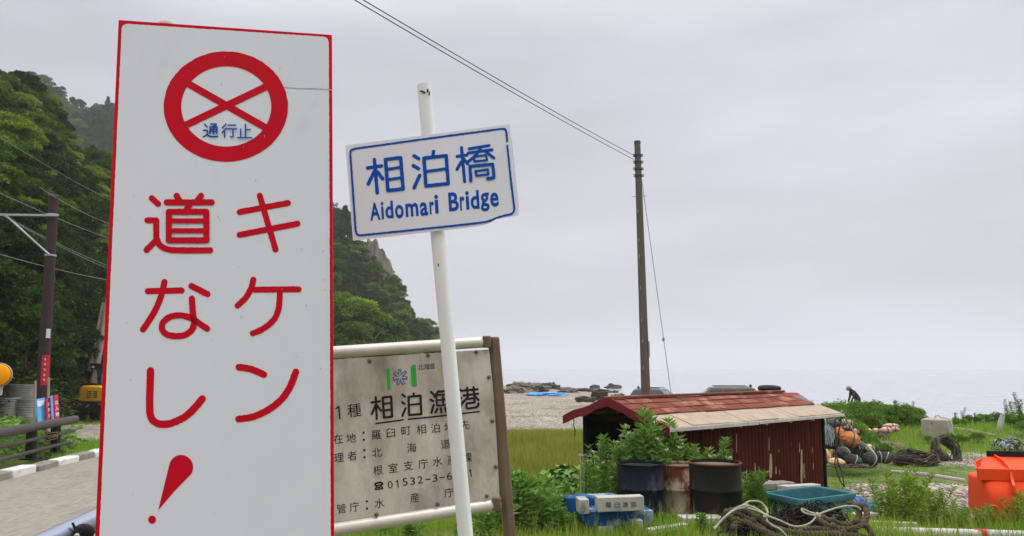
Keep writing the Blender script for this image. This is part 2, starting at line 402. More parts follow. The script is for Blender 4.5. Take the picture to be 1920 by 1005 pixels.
M['marsh'] = leaf('marsh', (.15, .21, .02), (.40, .385, .075), .4, 0)

# ------------------------------------------------------------------ the setting: ground, road, sea, hills
def grid_mesh(name, xs, ys, zf, mat, kind='structure', attr=None, smooth=True):
    X, Y = np.meshgrid(xs, ys); Z = zf(X, Y)
    V = np.stack([X, Y, Z], -1).reshape(-1, 3)
    nx, ny = len(xs), len(ys)
    i = (np.arange(ny - 1)[:, None] * nx + np.arange(nx - 1)[None]).ravel()
    f = np.stack([i, i + 1, i + nx + 1, i + nx], 1)
    col = None
    if attr is not None:
        a = attr(X, Y).reshape(-1); col = np.stack([a, a, a], 1)
    o = link_mesh(name, arr_mesh(name, V, [f], smooth, col), mat)
    o['kind'] = kind
    return o
def px_of(X, Y, Z):
    """approximate photo column of a world point"""
    d = np.asarray(Y) * cP + (np.asarray(Z) - CAM.z) * sP
    return CX + F * np.asarray(X) / np.maximum(d, .1)
def gravel_mask(X, Y):
    n = wob(X, Y, .9) * .5 + wob(X + 9, Y - 4, 2.3) * .25
    px = CX + F * X / np.maximum(Y * 1.008, .1)
    beach = ss(25.5, 29, Y + n) * (1 - ss(9, 13, X))
    lot = ss(26, 29, Y + n) * (1 - ss(1480, 1530, px)) * .8
    tracks = ss(11.4, 12.2, Y + .5 * n) * (1 - ss(14.2, 14.8, Y + .5 * n)) * ss(1545, 1590, px)
    tracks2 = ss(16.6, 17.6, Y + n) * (1 - ss(19.2, 20.6, Y + n)) * ss(1640, 1700, px)
    tracks3 = ss(10.4, 11, Y + n) * (1 - ss(11.6, 12.2, Y + n)) * ss(1560, 1600, px) * .45
    left = ss(21.5, 24, Y + n) * (1 - ss(36.5, 38.5, Y + .5 * n)) * ss(-22, -20, X) * (1 - ss(-6, -3, X))
    shore = ss(2, -1, (shore_x(Y) - X))
    return np.clip(np.maximum.reduce([beach, lot, tracks, tracks2, tracks3, left, shore]), 0, 1)
def ground_mat():
    m = bpy.data.materials.new('ground'); t = nodes(m); n = t.nodes.new; L = t.links.new
    o = n('ShaderNodeOutputMaterial'); p = n('ShaderNodeBsdfPrincipled'); L(p.outputs[0], o.inputs[0])
    setin(p, 'Roughness', .95); setin(p, 'Specular IOR Level', .2)
    g = n('ShaderNodeNewGeometry'); pos = g.outputs['Position']
    at = n('ShaderNodeAttribute'); at.attribute_name = 'tint'
    sp = n('ShaderNodeSeparateColor'); L(at.outputs['Color'], sp.inputs[0])
    nz = n('ShaderNodeTexNoise'); nz.inputs['Scale'].default_value = 1.4; nz.inputs['Detail'].default_value = 8; nz.inputs['Roughness'].default_value = .7; L(pos, nz.inputs['Vector'])
    ad = n('ShaderNodeMath'); ad.operation = 'ADD'; L(sp.outputs[0], ad.inputs[0]); L(nz.outputs['Fac'], ad.inputs[1])
    mr = n('ShaderNodeMapRange'); mr.inputs[1].default_value = .86; mr.inputs[2].default_value = 1.06; L(ad.outputs[0], mr.inputs[0])
    vo = n('ShaderNodeTexVoronoi'); vo.inputs['Scale'].default_value = 9; L(pos, vo.inputs['Vector'])
    sv = n('ShaderNodeSeparateColor'); L(vo.outputs['Color'], sv.inputs[0])
    rp = n('ShaderNodeValToRGB'); L(sv.outputs[0], rp.inputs[0])
    el = rp.color_ramp.elements
    el[0].color = (.10, .085, .068, 1); el[1].color = (.44, .395, .33, 1)
    x = el.new(.35); x.color = (.24, .21, .17, 1)
    x = el.new(.7); x.color = (.30, .262, .212, 1)
    n2 = n('ShaderNodeTexNoise'); n2.inputs['Scale'].default_value = .35; n2.inputs['Detail'].default_value = 6; L(pos, n2.inputs['Vector'])
    gm = n('ShaderNodeMapRange'); gm.inputs[1].default_value = .35; gm.inputs[2].default_value = .65; gm.inputs[3].default_value = .78; gm.inputs[4].default_value = 1.1; L(n2.outputs['Fac'], gm.inputs[0])
    gs = n('ShaderNodeVectorMath'); gs.operation = 'SCALE'; L(rp.outputs[0], gs.inputs[0]); L(gm.outputs[0], gs.inputs['Scale'])
    n3 = n('ShaderNodeTexNoise'); n3.inputs['Scale'].default_value = 3; n3.inputs['Detail'].default_value = 8; L(pos, n3.inputs['Vector'])
    r3 = n('ShaderNodeValToRGB'); L(n3.outputs['Fac'], r3.inputs[0])
    e3 = r3.color_ramp.elements
    e3[0].position = .3; e3[0].color = (.055, .085, .018, 1); e3[1].position = .72; e3[1].color = (.15, .19, .04, 1)
    x = e3.new(.55); x.color = (.10, .14, .03, 1)
    mx = n('ShaderNodeMix'); mx.data_type = 'RGBA'; L(mr.outputs[0], mx.inputs['Factor']); L(r3.outputs[0], mx.inputs['A']); L(gs.outputs[0], mx.inputs['B'])
    L(mx.outputs['Result'], p.inputs['Base Color'])
    b = n('ShaderNodeBump'); b.inputs['Strength'].default_value = .6; b.inputs['Distance'].default_value = .03
    L(vo.outputs['Distance'], b.inputs['Height']); L(b.outputs[0], p.inputs['Normal'])
    return m
M['ground'] = ground_mat()
xs = np.unique(np.concatenate([np.arange(-3000, -120, 240), np.arange(-120, -30, 6), np.arange(-30, 32, .4), np.arange(32, 60, 4)]))
ys = np.unique(np.concatenate([np.arange(-60, 4, 4), np.arange(4, 32, .3), np.arange(32, 130, 1.2), np.arange(130, 420, 12)]))
grid_mesh('ground', xs, ys, lambda X, Y: ground_z(X, Y), M['ground'], attr=gravel_mask)

# road: concrete bridge approach on the left, running away from the camera
ROAD_E = [(-9.15, 6), (-9.35, 13.9), (-9.6, 16.5), (-9.75, 18.5), (-10.6, 22), (-12.8, 26)]
def road_left(Y): return np.interp(Y, [-30, 6, 13.9, 16.5, 18.5, 22, 26], [-7.4, -8.9, -9.35, -9.62, -9.85, -10.6, -12.5])
ys_ = np.concatenate([np.arange(-30, 6, 2.), np.arange(6, 21.5, .4)]); us = np.linspace(0, 1, 14)
V = []
for y in ys_:
    for u in us:
        x = road_left(y) + u * (np.interp(y, [-30, 3, 9, 18, 22], [-.6, -.95, -2.6, -3.8, -4.6]) - road_left(y))
        V.append((x, y, gz(-12, y) * 1.0 + .03))
nu = len(us); i = (np.arange(len(ys_) - 1)[:, None] * nu + np.arange(nu - 1)[None]).ravel()
ro = link_mesh('road', arr_mesh('road', V, [np.stack([i, i + 1, i + nu + 1, i + nu], 1)], True), M['road']); ro['kind'] = 'structure'

# kerb: alternating white and bare blocks, ends drifting off line
yk = 11.2; kk = 0
KB = []
while yk < 21.0:
    L_ = .95; white = kk % 2 == 0
    xa, xb = road_left(yk) - .02, road_left(yk + L_) - .02
    jx, jz = random.uniform(-.03, .03), random.uniform(-.025, .02); mb = MB().beam((xa - .12 + jx, yk + .02 + random.uniform(0, .03), gz(-12, yk) + .07 + jz), (xb - .12 + random.uniform(-.03, .03), yk + L_ - .02, gz(-12, yk + L_) + .07 + jz * .4), .30, .20)
    o = mb.build('kerb', M['kerb_white' if white else 'kerb_grey'], loc=(xa, yk, 0), bevel=.03); o['kind'] = 'structure'
    yk += L_; kk += 1

# sea
def sea_mat():
    m = bpy.data.materials.new('sea'); t = nodes(m); n = t.nodes.new; L = t.links.new
    o = n('ShaderNodeOutputMaterial'); p = n('ShaderNodeBsdfPrincipled'); L(p.outputs[0], o.inputs[0])
    p.inputs['Base Color'].default_value = (.36, .37, .405, 1); setin(p, 'Roughness', .12); setin(p, 'Specular IOR Level', .55)
    g = n('ShaderNodeNewGeometry'); mp_ = n('ShaderNodeMapping'); mp_.inputs['Scale'].default_value = (.05, .32, 1); L(g.outputs['Position'], mp_.inputs[0])
    a = n('ShaderNodeTexNoise'); a.inputs['Scale'].default_value = 1.0; a.inputs['Detail'].default_value = 5; L(mp_.outputs[0], a.inputs['Vector'])
    b = n('ShaderNodeBump'); b.inputs['Strength'].default_value = .8; b.inputs['Distance'].default_value = 1.6
    L(a.outputs['Fac'], b.inputs['Height']); L(b.outputs[0], p.inputs['Normal'])
    return m
M['sea'] = sea_mat()
grid_mesh('sea', np.array([-3000, -200, -40, 0, 20, 60, 200, 3000.]), np.array([-60, 10, 40, 70, 120, 300, 1000, 4400.]), lambda X, Y: np.full_like(X, -1.8), M['sea'])

# hills: surfaces given by foot and crest lines around the bay
def interp_line(tab, x): 
    a = np.array(tab, float); return [np.interp(x, a[:, 0], a[:, k]) for k in range(1, a.shape[1])]
class Hill:
    """tab rows: photo column, foot distance, crest distance, crest row (bare ground)"""
    def __init__(s, tab, foot_z=-.3, power=.92, rough=1.0): s.tab = tab; s.fz = foot_z; s.pw = power; s.rg = rough
    def at(s, px, t):
        fd, cd, cy_ = interp_line(s.tab, px)
        c = P(px, cy_, cd)
        tt = min(t, 1.0); d = fd + (cd - fd) * tt
        z = s.fz + (c.z - s.fz) * (tt ** s.pw)
        z += s.rg * 1.6 * mnoise.noise(Vector((px * .012, t * 5.0, 3.0))) * (tt * (1.25 - tt)) * 2
        if t > 1: d = cd + (t - 1) * 60; z = c.z - (t - 1) * 22
        X = ray(px, 640).x * d
        return Vector((X, d, z))
    def mesh(s, name, p0, p1, mat, step=12, nt=26):
        pxs = np.arange(p0, p1 + 1, step); ts = np.concatenate([np.linspace(0, 1, nt), [1.2, 1.6]])
        V = [s.at(p, t) for t in ts for p in pxs]; n = len(pxs)
        i = (np.arange(len(ts) - 1)[:, None] * n + np.arange(n - 1)[None]).ravel()
        o = link_mesh(name, arr_mesh(name, [tuple(v) for v in V], [np.stack([i, i + 1, i + n + 1, i + n], 1)], True), mat)
        o['kind'] = 'structure'
        return o
M['hill_soil'] = pbr('hill_soil', (.015, .022, .008), (.025, .035, .01), .6, .95, world=True, bump=.5, bscale=3)
H1 = Hill([(-700, 17, 55, -150), (-300, 19, 60, 20), (-100, 21, 64, 165), (0, 25, 62, 200), (45, 28, 64, 232), (70, 30, 68, 290), (110, 34, 72, 325), (200, 42, 80, 338), (330, 55, 92, 372), (470, 70, 105, 420), (560, 84, 118, 520)])
H1.mesh('hillside', -700, 560, M['hill_soil'])
H2 = Hill([(-200, 150, 260, 90), (40, 150, 260, 160), (90, 150, 260, 190), (140, 150, 260, 213), (220, 150, 260, 211), (330, 150, 260, 240), (450, 150, 255, 300), (560, 145, 250, 350), (640, 140, 240, 420)])
H2.mesh('far_hill', -200, 640, M['hill_soil'])
H3 = Hill([(380, 95, 170, 360), (540, 98, 165, 390), (626, 100, 160, 425), (660, 104, 158, 462), (690, 108, 157, 492), (720, 112, 157, 530), (750, 116, 157, 575), (775, 120, 157, 612), (800, 124, 156, 648), (830, 130, 156, 676), (870, 135, 155, 690)])
H3.mesh('headland', 380, 870, M['hill_soil'])

# ------------------------------------------------------------------ foliage builders
def unit(v): return v / np.maximum(np.linalg.norm(v, axis=1, keepdims=True), 1e-6)
def leaves(pos, dirs, length, width, rng, fold=.25, tint=None):
    """one folded four-vertex leaf per row: base, left, tip, right"""
    n = len(pos); d = unit(dirs)
    r = rng.normal(size=(n, 3)); side = unit(np.cross(d, r)); up = np.cross(side, d)
    up *= np.where(up[:, 2:3] < 0, -1, 1)
    l = (length * rng.uniform(.7, 1.3, (n, 1))); wd = width * rng.uniform(.75, 1.25, (n, 1))
    mid = pos + d * l * .45 + up * wd * fold
    V = np.stack([pos, mid + side * wd * .5, pos + d * l - up * l * .12, mid - side * wd * .5], 1).reshape(-1, 3)
    b = np.arange(n)[:, None] * 4
    Fq = np.concatenate([b + [[0, 1, 2]], b + [[0, 2, 3]]])
    if tint is None: tint = np.stack([rng.random(n), rng.random(n), rng.random(n)], 1)
    return V, Fq, np.repeat(tint, 4, 0)
def crown_mesh(name, n, rx, rz, zc, leaf_l, rng, clumps=26, spread=.31, flat=.7):
    """leaf clumps set over the outside of an uneven crown"""
    c = unit(rng.normal(size=(clumps, 3))); c[:, 2] = np.where(c[:, 2] < -.35, -c[:, 2], c[:, 2])
    rr = rng.uniform(.45, 1.0, (clumps, 1)) ** .6
    cen = c * rr * np.array([rx, rx, rz]) + np.array([0, 0, zc])
    size = rng.uniform(.6, 1.25, clumps) * spread * rx
    k = rng.integers(0, clumps, n)
    o = unit(rng.normal(size=(n, 3))); o[:, 2] = np.where(o[:, 2] < -.15, -o[:, 2] * .7, o[:, 2])
    rad_ = rng.uniform(.25, 1.0, (n, 1)) ** .3
    pos = cen[k] + o * rad_ * size[k][:, None] * np.array([1.15, 1.15, flat])
    dirs = o + rng.normal(size=(n, 3)) * .55 + np.array([0, 0, -.15])
    ct = rng.random(clumps)
    tint = np.stack([np.clip(ct[k] * .7 + rng.random(n) * .3, 0, 1), np.clip(.25 + .5 * ct[k][::1] * .5 + rng.random(n) * .5, 0, 1), rng.random(n)], 1)
    V, Fq, T = leaves(pos, dirs, leaf_l, leaf_l * .62, rng, tint=tint)
    return arr_mesh(name, V, [Fq], False, T), cen
def make_tree(kind, label, cat, h, rx, nleaf, leaf_l, mat, group, rng, trunk='trunk', conifer=False):
    t = thing(kind, (0, 0, 0), label, cat, group)
    mb = MB()
    if conifer:
        pos = []; dr = []
        for lv in range(16):
            z = h * (.18 + .8 * lv / 16); R_ = rx * (1 - lv / 16.5) * rng.uniform(.7, 1.1)
            nb = 9
            for b in range(nb):
                a = rng.uniform(0, 6.28); m_ = int(nleaf / 16 / nb)
                u = rng.random(m_) * R_
                pos.append(np.stack([np.cos(a) * u, np.sin(a) * u, z - .35 * u + rng.normal(size=m_) * .12], 1) + rng.normal(size=(m_, 3)) * .1)
                dr.append(np.stack([np.full(m_, np.cos(a)), np.full(m_, np.sin(a)), np.full(m_, -.2)], 1) + rng.normal(size=(m_, 3)) * .5)
        V, Fq, T = leaves(np.concatenate(pos), np.concatenate(dr), leaf_l, leaf_l * .5, rng)
        cm = arr_mesh('crown', V, [Fq], False, T)
        mb.tube([(0, 0, -.5), (0, 0, h * .6), (0, 0, h * .99)], [.16, .09, .02], 6)
    else:
        cm, cen = crown_mesh('crown', nleaf, rx, h * .36, h * .62, leaf_l, rng, clumps=int(rng.integers(22, 32)))
        ln = rng.normal(size=2) * .25
        top = Vector((ln[0], ln[1], h * .6))
        mb.tube([(0, 0, -.8), (ln[0] * .3, ln[1] * .3, h * .25), top], [.05 * rx + .06, .04 * rx + .04, .03 * rx], 7)
        for q in cen[:9]:
            b0 = Vector((ln[0] * .5, ln[1] * .5, h * rng.uniform(.28, .5))); e_ = Vector(q)
            mb.tube([b0, b0.lerp(e_, .55) + Vector((0, 0, .15)), e_], [.028 * rx + .02, .02 * rx + .01, .012], 5)
    mb.build('trunk', M[trunk], t)
    link_mesh('crown', cm, mat, t)
    return t
def scatter(hill, p0, p1, t0, t1, dmin, tries, rng, dens=None):
    pts = []
    for _ in range(tries):
        px = rng.uniform(p0, p1); t = rng.uniform(t0, t1)
        q = hill.at(px, t)
        if all((q.x - o.x) ** 2 + (q.y - o.y) ** 2 + (q.z - o.z) ** 2 > dmin * dmin for o in pts): pts.append(q)
    return pts
def spots_to_trees(kinds, pts, rng, s0=.75, s1=1.3, zoff=-.4):
    for i, q in enumerate(pts):
        k = kinds[int(rng.integers(0, len(kinds)))]
        s = rng.uniform(s0, s1)
        dup(k, (q.x, q.y, q.z + zoff), rng.uniform(0, 6.28), (s, s, s * rng.uniform(.85, 1.15)))
def discard(ts):
    for t in ts:
        for c in list(t.children): bpy.data.objects.remove(c)
        bpy.data.objects.remove(t)
tr = np.random.default_rng(5)
GA = 'leafy trees covering the near hillside'
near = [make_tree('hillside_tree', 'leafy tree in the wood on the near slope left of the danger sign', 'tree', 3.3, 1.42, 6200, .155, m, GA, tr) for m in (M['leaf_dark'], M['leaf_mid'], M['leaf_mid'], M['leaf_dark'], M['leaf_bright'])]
np_ = scatter(H1, -90, 330, .03, 1.0, 1.5, 6500, tr)
zc_ = [(q, (q.z + .3) / max(q.y - 24, 8)) for q in np_]
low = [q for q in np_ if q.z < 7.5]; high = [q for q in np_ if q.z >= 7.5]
spots_to_trees([near[0], near[3]], low, tr, .7, 1.1); spots_to_trees(near, high, tr, .7, 1.2)  # low trees get only dark leaves: shade under the wood put into leaf colour
discard(near)
GB = 'misty trees on the ridge behind the near hillside'
far = [make_tree('ridge_tree', 'small misty green tree on the hazy ridge left of the tall danger sign', 'tree', 4.6, 2.0, 3000, .28, m, GB, tr) for m in (M['leaf_dark'], M['leaf_mid'], M['leaf_dark'])]
spots_to_trees(far, scatter(H2, 20, 330, .45, 1.02, 3.6, 1500, tr), tr, .8, 1.2)
discard(far)
GC = 'trees covering the headland behind the bridge sign'
hd = [make_tree('headland_tree', 'green tree on the steep headland between the danger sign and the white pole', 'tree', 4.6, 2.0, 2800, .30, m, GC, tr) for m in (M['leaf_dark'], M['leaf_dark'], M['leaf_mid'])]
pts = [q for q in scatter(H3, 560, 835, .02, 1.0, 3.1, 1500, tr)]
spots_to_trees(hd, pts, tr, .7, 1.15)
discard(hd)
GD = 'bright leafy trees at the foot of the headland'
br = [make_tree('broadleaf_tree', 'bright yellow-green broad tree above the top rail of the grey harbour notice board', 'tree', 8.5, 3.3, 9000, .30, m, GD, tr, 'trunk_pale') for m in (M['leaf_bright'], M['leaf_mid'])]
for px, d, s in ((600, 82, 1.15), (640, 86, 1.25), (672, 84, 1.1), (700, 90, 1.05), (738, 92, .8), (655, 78, .8), (722, 84, .62), (765, 98, .62), (620, 92, 1.35)):
    q = B(px, d); dup(br[int(tr.integers(0, 2))], (q.x, q.y, -.6), tr.uniform(0, 6.28), s)
discard(br)
con = make_tree('conifer_tree', 'dark pointed conifer standing up from the misty ridge line', 'tree', 6.5, 2.0, 2400, .34, M['leaf_conifer'], None, tr, conifer=True)
q = H2.at(171, 1.0); con.location = (q.x, q.y, q.z - .2); ORG[con.name] = Vector(con.location)
for px, t, s, lb in ((640, .93, 1.0, 'dark conifer at the left end of the headland crest, beside the danger sign'), (652, .86, .75, 'short dark conifer just below the headland crest, beside the bridge sign corner')):
    q = H3.at(px, t); dup(con, (q.x, q.y, q.z + .8), 1.0, s, lb)

# the wood on the slopes hidden behind the danger sign, one far mass
def wood_mass(name, specs, rng, mat, label):
    Vs, Fs, Ts, base = [], [], [], 0
    for hill, p0, p1, t0, t1, ncl, r_, per, ll in specs:
        for _ in range(ncl):
            q = hill.at(rng.uniform(p0, p1), rng.uniform(t0, t1)); c = np.array([q.x, q.y, q.z + r_ * .9])
            o = unit(rng.normal(size=(per, 3))); o[:, 2] = np.where(o[:, 2] < -.2, -o[:, 2], o[:, 2])
            pos = c + o * r_ * rng.uniform(.55, 1.0, (per, 1)) * np.array([1, 1, .85]) * rng.uniform(.75, 1.15)
            k = rng.random(); T = np.stack([np.clip(k * .7 + rng.random(per) * .3, 0, 1), rng.random(per), rng.random(per)], 1)
            V, Fq, T = leaves(pos, o + rng.normal(size=(per, 3)) * .5, ll, ll * .6, rng, tint=T)
            Vs.append(V); Fs.append(Fq + base); Ts.append(T); base += len(V)
    o = link_mesh(name, arr_mesh(name, np.concatenate(Vs), [np.concatenate(Fs)], False, np.concatenate(Ts)), mat); o['kind'] = 'stuff'; o['label'] = label
wood_mass('far_wood', [(H1, 335, 558, .02, 1, 260, 1.7, 260, .30), (H2, 335, 640, .02, 1, 330, 2.8, 170, .60), (H3, 385, 556, .02, 1, 260, 2.2, 170, .48)], np.random.default_rng(77), M['leaf_dark'], 'far dense wood on the slope behind the danger sign')

# bare rock spire on the headland
def rock_mesh(name, mat, c, size, rng, label=None, cat='rock', group=None, sub=3, amp=.35, sharp=1.6, kind=None, lean=0):
    bm = bmesh.new(); bmesh.ops.create_icosphere(bm, subdivisions=sub, radius=1.0)
    off = Vector(rng.uniform(-50, 50, 3))
    for v in bm.verts:
        n = mnoise.noise(v.co * sharp + off) + .5 * mnoise.noise(v.co * sharp * 2.3 + off) + .28 * mnoise.noise(v.co * sharp * 5.1 + off)
        k = 1 + amp * n
        v.co = Vector((v.co.x * size[0] * k + lean * v.co.z, v.co.y * size[1] * k, v.co.z * size[2] * k))
    me = bpy.data.meshes.new(name); bm.to_mesh(me); bm.free()
    me.polygons.foreach_set('use_smooth', [True] * len(me.polygons)); me.set_sharp_from_angle(angle=rad(28))
    o = link_mesh(name, me, mat, None, c)
    if kind: o['kind'] = kind
    else: tag(o, label, cat, group)
    return o
rk = np.random.default_rng(3)
q = P(708, 522, 153)
rock_mesh('cliff', M['cliff'], (q.x, q.y, q.z - 1.5), (3.2, 4.0, 8.0), rk, sub=5, amp=.42, sharp=1.5, kind='structure', lean=-1.6)
q = P(728, 552, 152)
rock_mesh('cliff', M['cliff'], (q.x, q.y, q.z - 2.5), (2.2, 3.0, 4.6), rk, sub=5, amp=.45, sharp=1.7, kind='structure', lean=-1.2)

# ------------------------------------------------------------------ signs: strokes and lettering laid on the boards
def densify(pts, step):
    out_ = []
    for (x0, y0), (x1, y1) in zip(pts[:-1], pts[1:]):
        n = max(1, int(math.hypot(x1 - x0, y1 - y0) / step))
        out_ += [(x0 + (x1 - x0) * k / n, y0 + (y1 - y0) * k / n) for k in range(n)]
    return out_ + [pts[-1]]
def catmull(pts, n=8):
    if len(pts) < 3: return pts
    p = [pts[0]] + list(pts) + [pts[-1]]; o = []
    for i in range(1, len(p) - 2):
        for k in range(n):
            t = k / n
            o.append(tuple(.5 * ((2 * p[i][c]) + (-p[i - 1][c] + p[i + 1][c]) * t + (2 * p[i - 1][c] - 5 * p[i][c] + 4 * p[i + 1][c] - p[i + 2][c]) * t * t + (-p[i - 1][c] + 3 * p[i][c] - 3 * p[i + 1][c] + p[i + 2][c]) * t ** 3) for c in (0, 1)))
    return o + [pts[-1]]
def stroke_set(plane, items, sc, off, w, h0, mb=None, jit=.07, step=1.3, cap=True):
    """painted strokes: flat ribbons with round ends; every stroke a hair above the last"""
    mb = mb or MB(); rng = random.Random(len(items) * 7 + int(w * 10))
    for k, it in enumerate(items):
        ww = w
        if isinstance(it, tuple) and isinstance(it[0], (int, float)): ww, it = it[0], it[1]
        pts = [(off[0] + x / sc, off[1] + y / sc) for x, y in (catmull(it) if len(it) > 2 else it)]
        pts = densify(pts, step); h = h0 + .00022 * k; r0 = ww / sc / 2
        Lp, Rp = [], []
        for i, (x, y) in enumerate(pts):
            a = pts[max(i - 1, 0)]; b = pts[min(i + 1, len(pts) - 1)]
            dx, dy = b[0] - a[0], b[1] - a[1]; l = math.hypot(dx, dy) or 1
            nx, ny = -dy / l, dx / l
            ra = r0 * (1 + rng.uniform(-jit, jit)); rb = r0 * (1 + rng.uniform(-jit, jit))
            Lp.append((x + nx * ra, y + ny * ra)); Rp.append((x - nx * rb, y - ny * rb))
            if i == 0: d0 = math.atan2(ny, nx)
            d1 = math.atan2(ny, nx)
        c0 = []; c1 = []
        if cap:
            for q in range(1, 7):
                a = d0 + math.pi * q / 7
                c0.append((pts[0][0] + r0 * math.cos(a), pts[0][1] + r0 * math.sin(a)))
                a = d1 - math.pi * q / 7
                c1.append((pts[-1][0] + r0 * math.cos(a), pts[-1][1] + r0 * math.sin(a)))
        n = len(pts)
        vs = [plane.at(x, y, h) for x, y in Lp + Rp + c0 + c1]
        fs = [(i, i + 1, n + i + 1, n + i) for i in range(n - 1)]
        if cap:
            fs.append(tuple([0] + list(range(2 * n, 2 * n + 6)) + [n]))
            fs.append(tuple([n - 1] + list(range(2 * n + 6, 2 * n + 12)) + [2 * n - 1]))
        mb.add(vs, fs)
    return mb
def rect(tl, tr_, br_, bl): return [[tl, tr_], [tr_, br_], [br_, bl], [bl, tl]]
GLY = {}
def glyph(ch, bold=0.0):
    if (ch, bold) in GLY: return GLY[(ch, bold)]
    c = bpy.data.curves.new('glyph', 'FONT'); c.body = ch; c.size = 1; c.offset = bold; c.resolution_u = 4
    o = bpy.data.objects.new('glyph', c); COL.objects.link(o)
    bpy.context.view_layer.update()
    me = o.to_mesh(); v = [(p.co.x, p.co.y) for p in me.vertices]; f = [tuple(p.vertices) for p in me.polygons]
    o.to_mesh_clear(); bpy.data.objects.remove(o); bpy.data.curves.remove(c)
    xs_ = [p[0] for p in v]; ys__ = [p[1] for p in v]
    GLY[(ch, bold)] = (v, f, min(xs_), max(xs_), min(ys__), max(ys__))
    return GLY[(ch, bold)]
def letter(plane, mb, ch, cx, cy_, hgt, h, ux=(1, 0), uy=(0, 1), bold=.0, wid=None, k=1.0):
    """one glyph centred at a photo-pixel point on the plane; hgt/wid are its size there"""
    v, f, x0, x1, y0, y1 = glyph(ch, bold)
    s = hgt / (y1 - y0) if wid is not None else hgt * k / .92
    sx = wid / (x1 - x0) if wid is not None else s
    mx_, my_ = (x0 + x1) / 2, (y0 + y1) / 2
    vs = []
    for x, y in v:
        a, b = (x - mx_) * sx, -(y - my_) * s
        vs.append(plane.at(cx + a * ux[0] + b * uy[0], cy_ + a * ux[1] + b * uy[1], h))
    mb.add(vs, f)
def disc(plane, mb, c, rx, ry, h, n=28, jit=0):
    mb.add([plane.at(c[0] + rx * math.cos(2 * math.pi * i / n) * (1 + random.uniform(-jit, jit)), c[1] + ry * math.sin(2 * math.pi * i / n), h) for i in range(n)], [tuple(range(n))])
def rounded(tl, tr_, br_, bl, r, n=5):
    """quad with rounded corners, photo pixels"""
    q = [tl, tr_, br_, bl]; o = []
    for i in range(4):
        p = Vector(q[i]); a = Vector(q[i - 1]); b = Vector(q[(i + 1) % 4])
        a = p + (a - p).normalized() * r; b = p + (b - p).normalized() * r
        for k in range(n + 1):
            t = k / n; o.append(tuple(a * (1 - t) ** 2 + p * 2 * t * (1 - t) + b * t * t))
    return o

# --- tall danger sign
pl = Plane(P(222, 37, 2.19), P(622, 65, 2.265), P(178, 1005, 2.125))
def lin(x0, y0, x1, y1, y): return x0 + (x1 - x0) * (y - y0) / (y1 - y0)
YB = 1150
lx = lambda y: lin(222, 37, 178, 1005, y); rx_ = lambda y: lin(622, 65, 626, 1005, y)
base = P(400, 690, 2.3); base.z = gz(base.x, base.y)
t = thing('danger_sign', base, 'tall white danger board with red border, red ring and cross, red Japanese lettering', 'danger sign')
corners = [(222, 37), (622, 65), (rx_(YB), YB), (lx(YB), YB)]
MB().prism([pl.at(x, y, 0) for x, y in corners], -pl.n * .012).build('board', M['sign_red'], t, bevel=.0015)
inner = rounded((228.5, 44), (616.5, 69.5), (rx_(YB) - 6, YB - 8), (lx(YB) + 9, YB - 8), 12)
inner = densify(inner + [inner[0]], 4)[:-1]
rj = random.Random(4)
inner = [(x + rj.uniform(-.35, .35), y + rj.uniform(-.3, .3)) for x, y in inner]
MB().add([pl.at(x, y, .0012) for x, y in inner], [tuple(range(len(inner)))]).build('face_panel', M['sign_white'], t, smooth=0)
sc3, of3 = 1445 / 460, (180, 20)
z3 = lambda x, y: (of3[0] + x / sc3, of3[1] + y / sc3)
n = 120; mb = MB(); vs = []
for i in range(n):
    a = 2 * math.pi * i / n; j = rj.uniform(-1.6, 1.6) * (1 if math.pi < a < 2 * math.pi else .4)
    vs.append(pl.at(*z3(764.5 + (366 + j) * math.cos(a), 565 + (325 + j) * math.sin(a)), .0022))
for i in range(n):
    a = 2 * math.pi * i / n
    vs.append(pl.at(*z3(767 + 265 * math.cos(a), 564 + 236 * math.sin(a)), .0022))
mb.add(vs, [(i, (i + 1) % n, n + (i + 1) % n, n + i) for i in range(n)])
stroke_set(pl, [[(535, 425), (1008, 694)], [(1008, 444), (528, 674)]], sc3, of3, 42, .0026, mb, jit=.02, cap=False)
mb.build('prohibition_symbol', M['sign_red'], t, smooth=0)
cap_ = [[(640, 668), (655, 685)], [(632, 705), (655, 705), (655, 730)], [(655, 728), (632, 742)], [(655, 728), (672, 740), (716, 741)], [(675, 668), (708, 668), (692, 680)], [(672, 684), (712, 684)], [(672, 684), (670, 724)], [(712, 684), (712, 724)], [(674, 698), (710, 698)], [(674, 711), (710, 711)], [(692, 684), (692, 726)],
        [(765, 668), (745, 690)], [(768, 692), (742, 718)], [(757, 708), (757, 745)], [(778, 674), (822, 674)], [(775, 696), (829, 696)], [(806, 696), (806, 740), (792, 742)],
        [(880, 670), (880, 746)], [(880, 702), (908, 700)], [(852, 698), (852, 746)], [(834, 748), (917, 748)]]
stroke_set(pl, cap_, sc3, of3, 8.5, .0030, jit=.05, step=.8).build('caption', M['sign_blue'], t, smooth=0)
stroke_set(pl, [[(1112, 452), (1200, 459), (1290, 460), (1388, 467)]], sc3, of3, 6, .0018, jit=.4).build('crack', M['crack'], t, smooth=0)
sc4, of4 = 1401 / 460, (180, 330)
michi = [[(318, 127), (355, 160)], [(293, 253), (343, 253)], [(344, 255), (344, 365)], [(343, 368), (288, 422)], [(348, 362), (365, 395), (410, 418), (470, 424), (652, 424)],
         [(460, 112), (478, 145)], [(600, 112), (576, 145)], [(403, 150), (660, 150)], [(535, 162), (515, 195)]] + rect((416, 204), (630, 204), (630, 367), (415, 367)) + [(29, [(420, 256), (625, 256)]), (29, [(420, 312), (625, 312)])]
ki = [[(935, 112), (1025, 420)], [(820, 206), (1096, 154)], [(820, 336), (1150, 272)]]
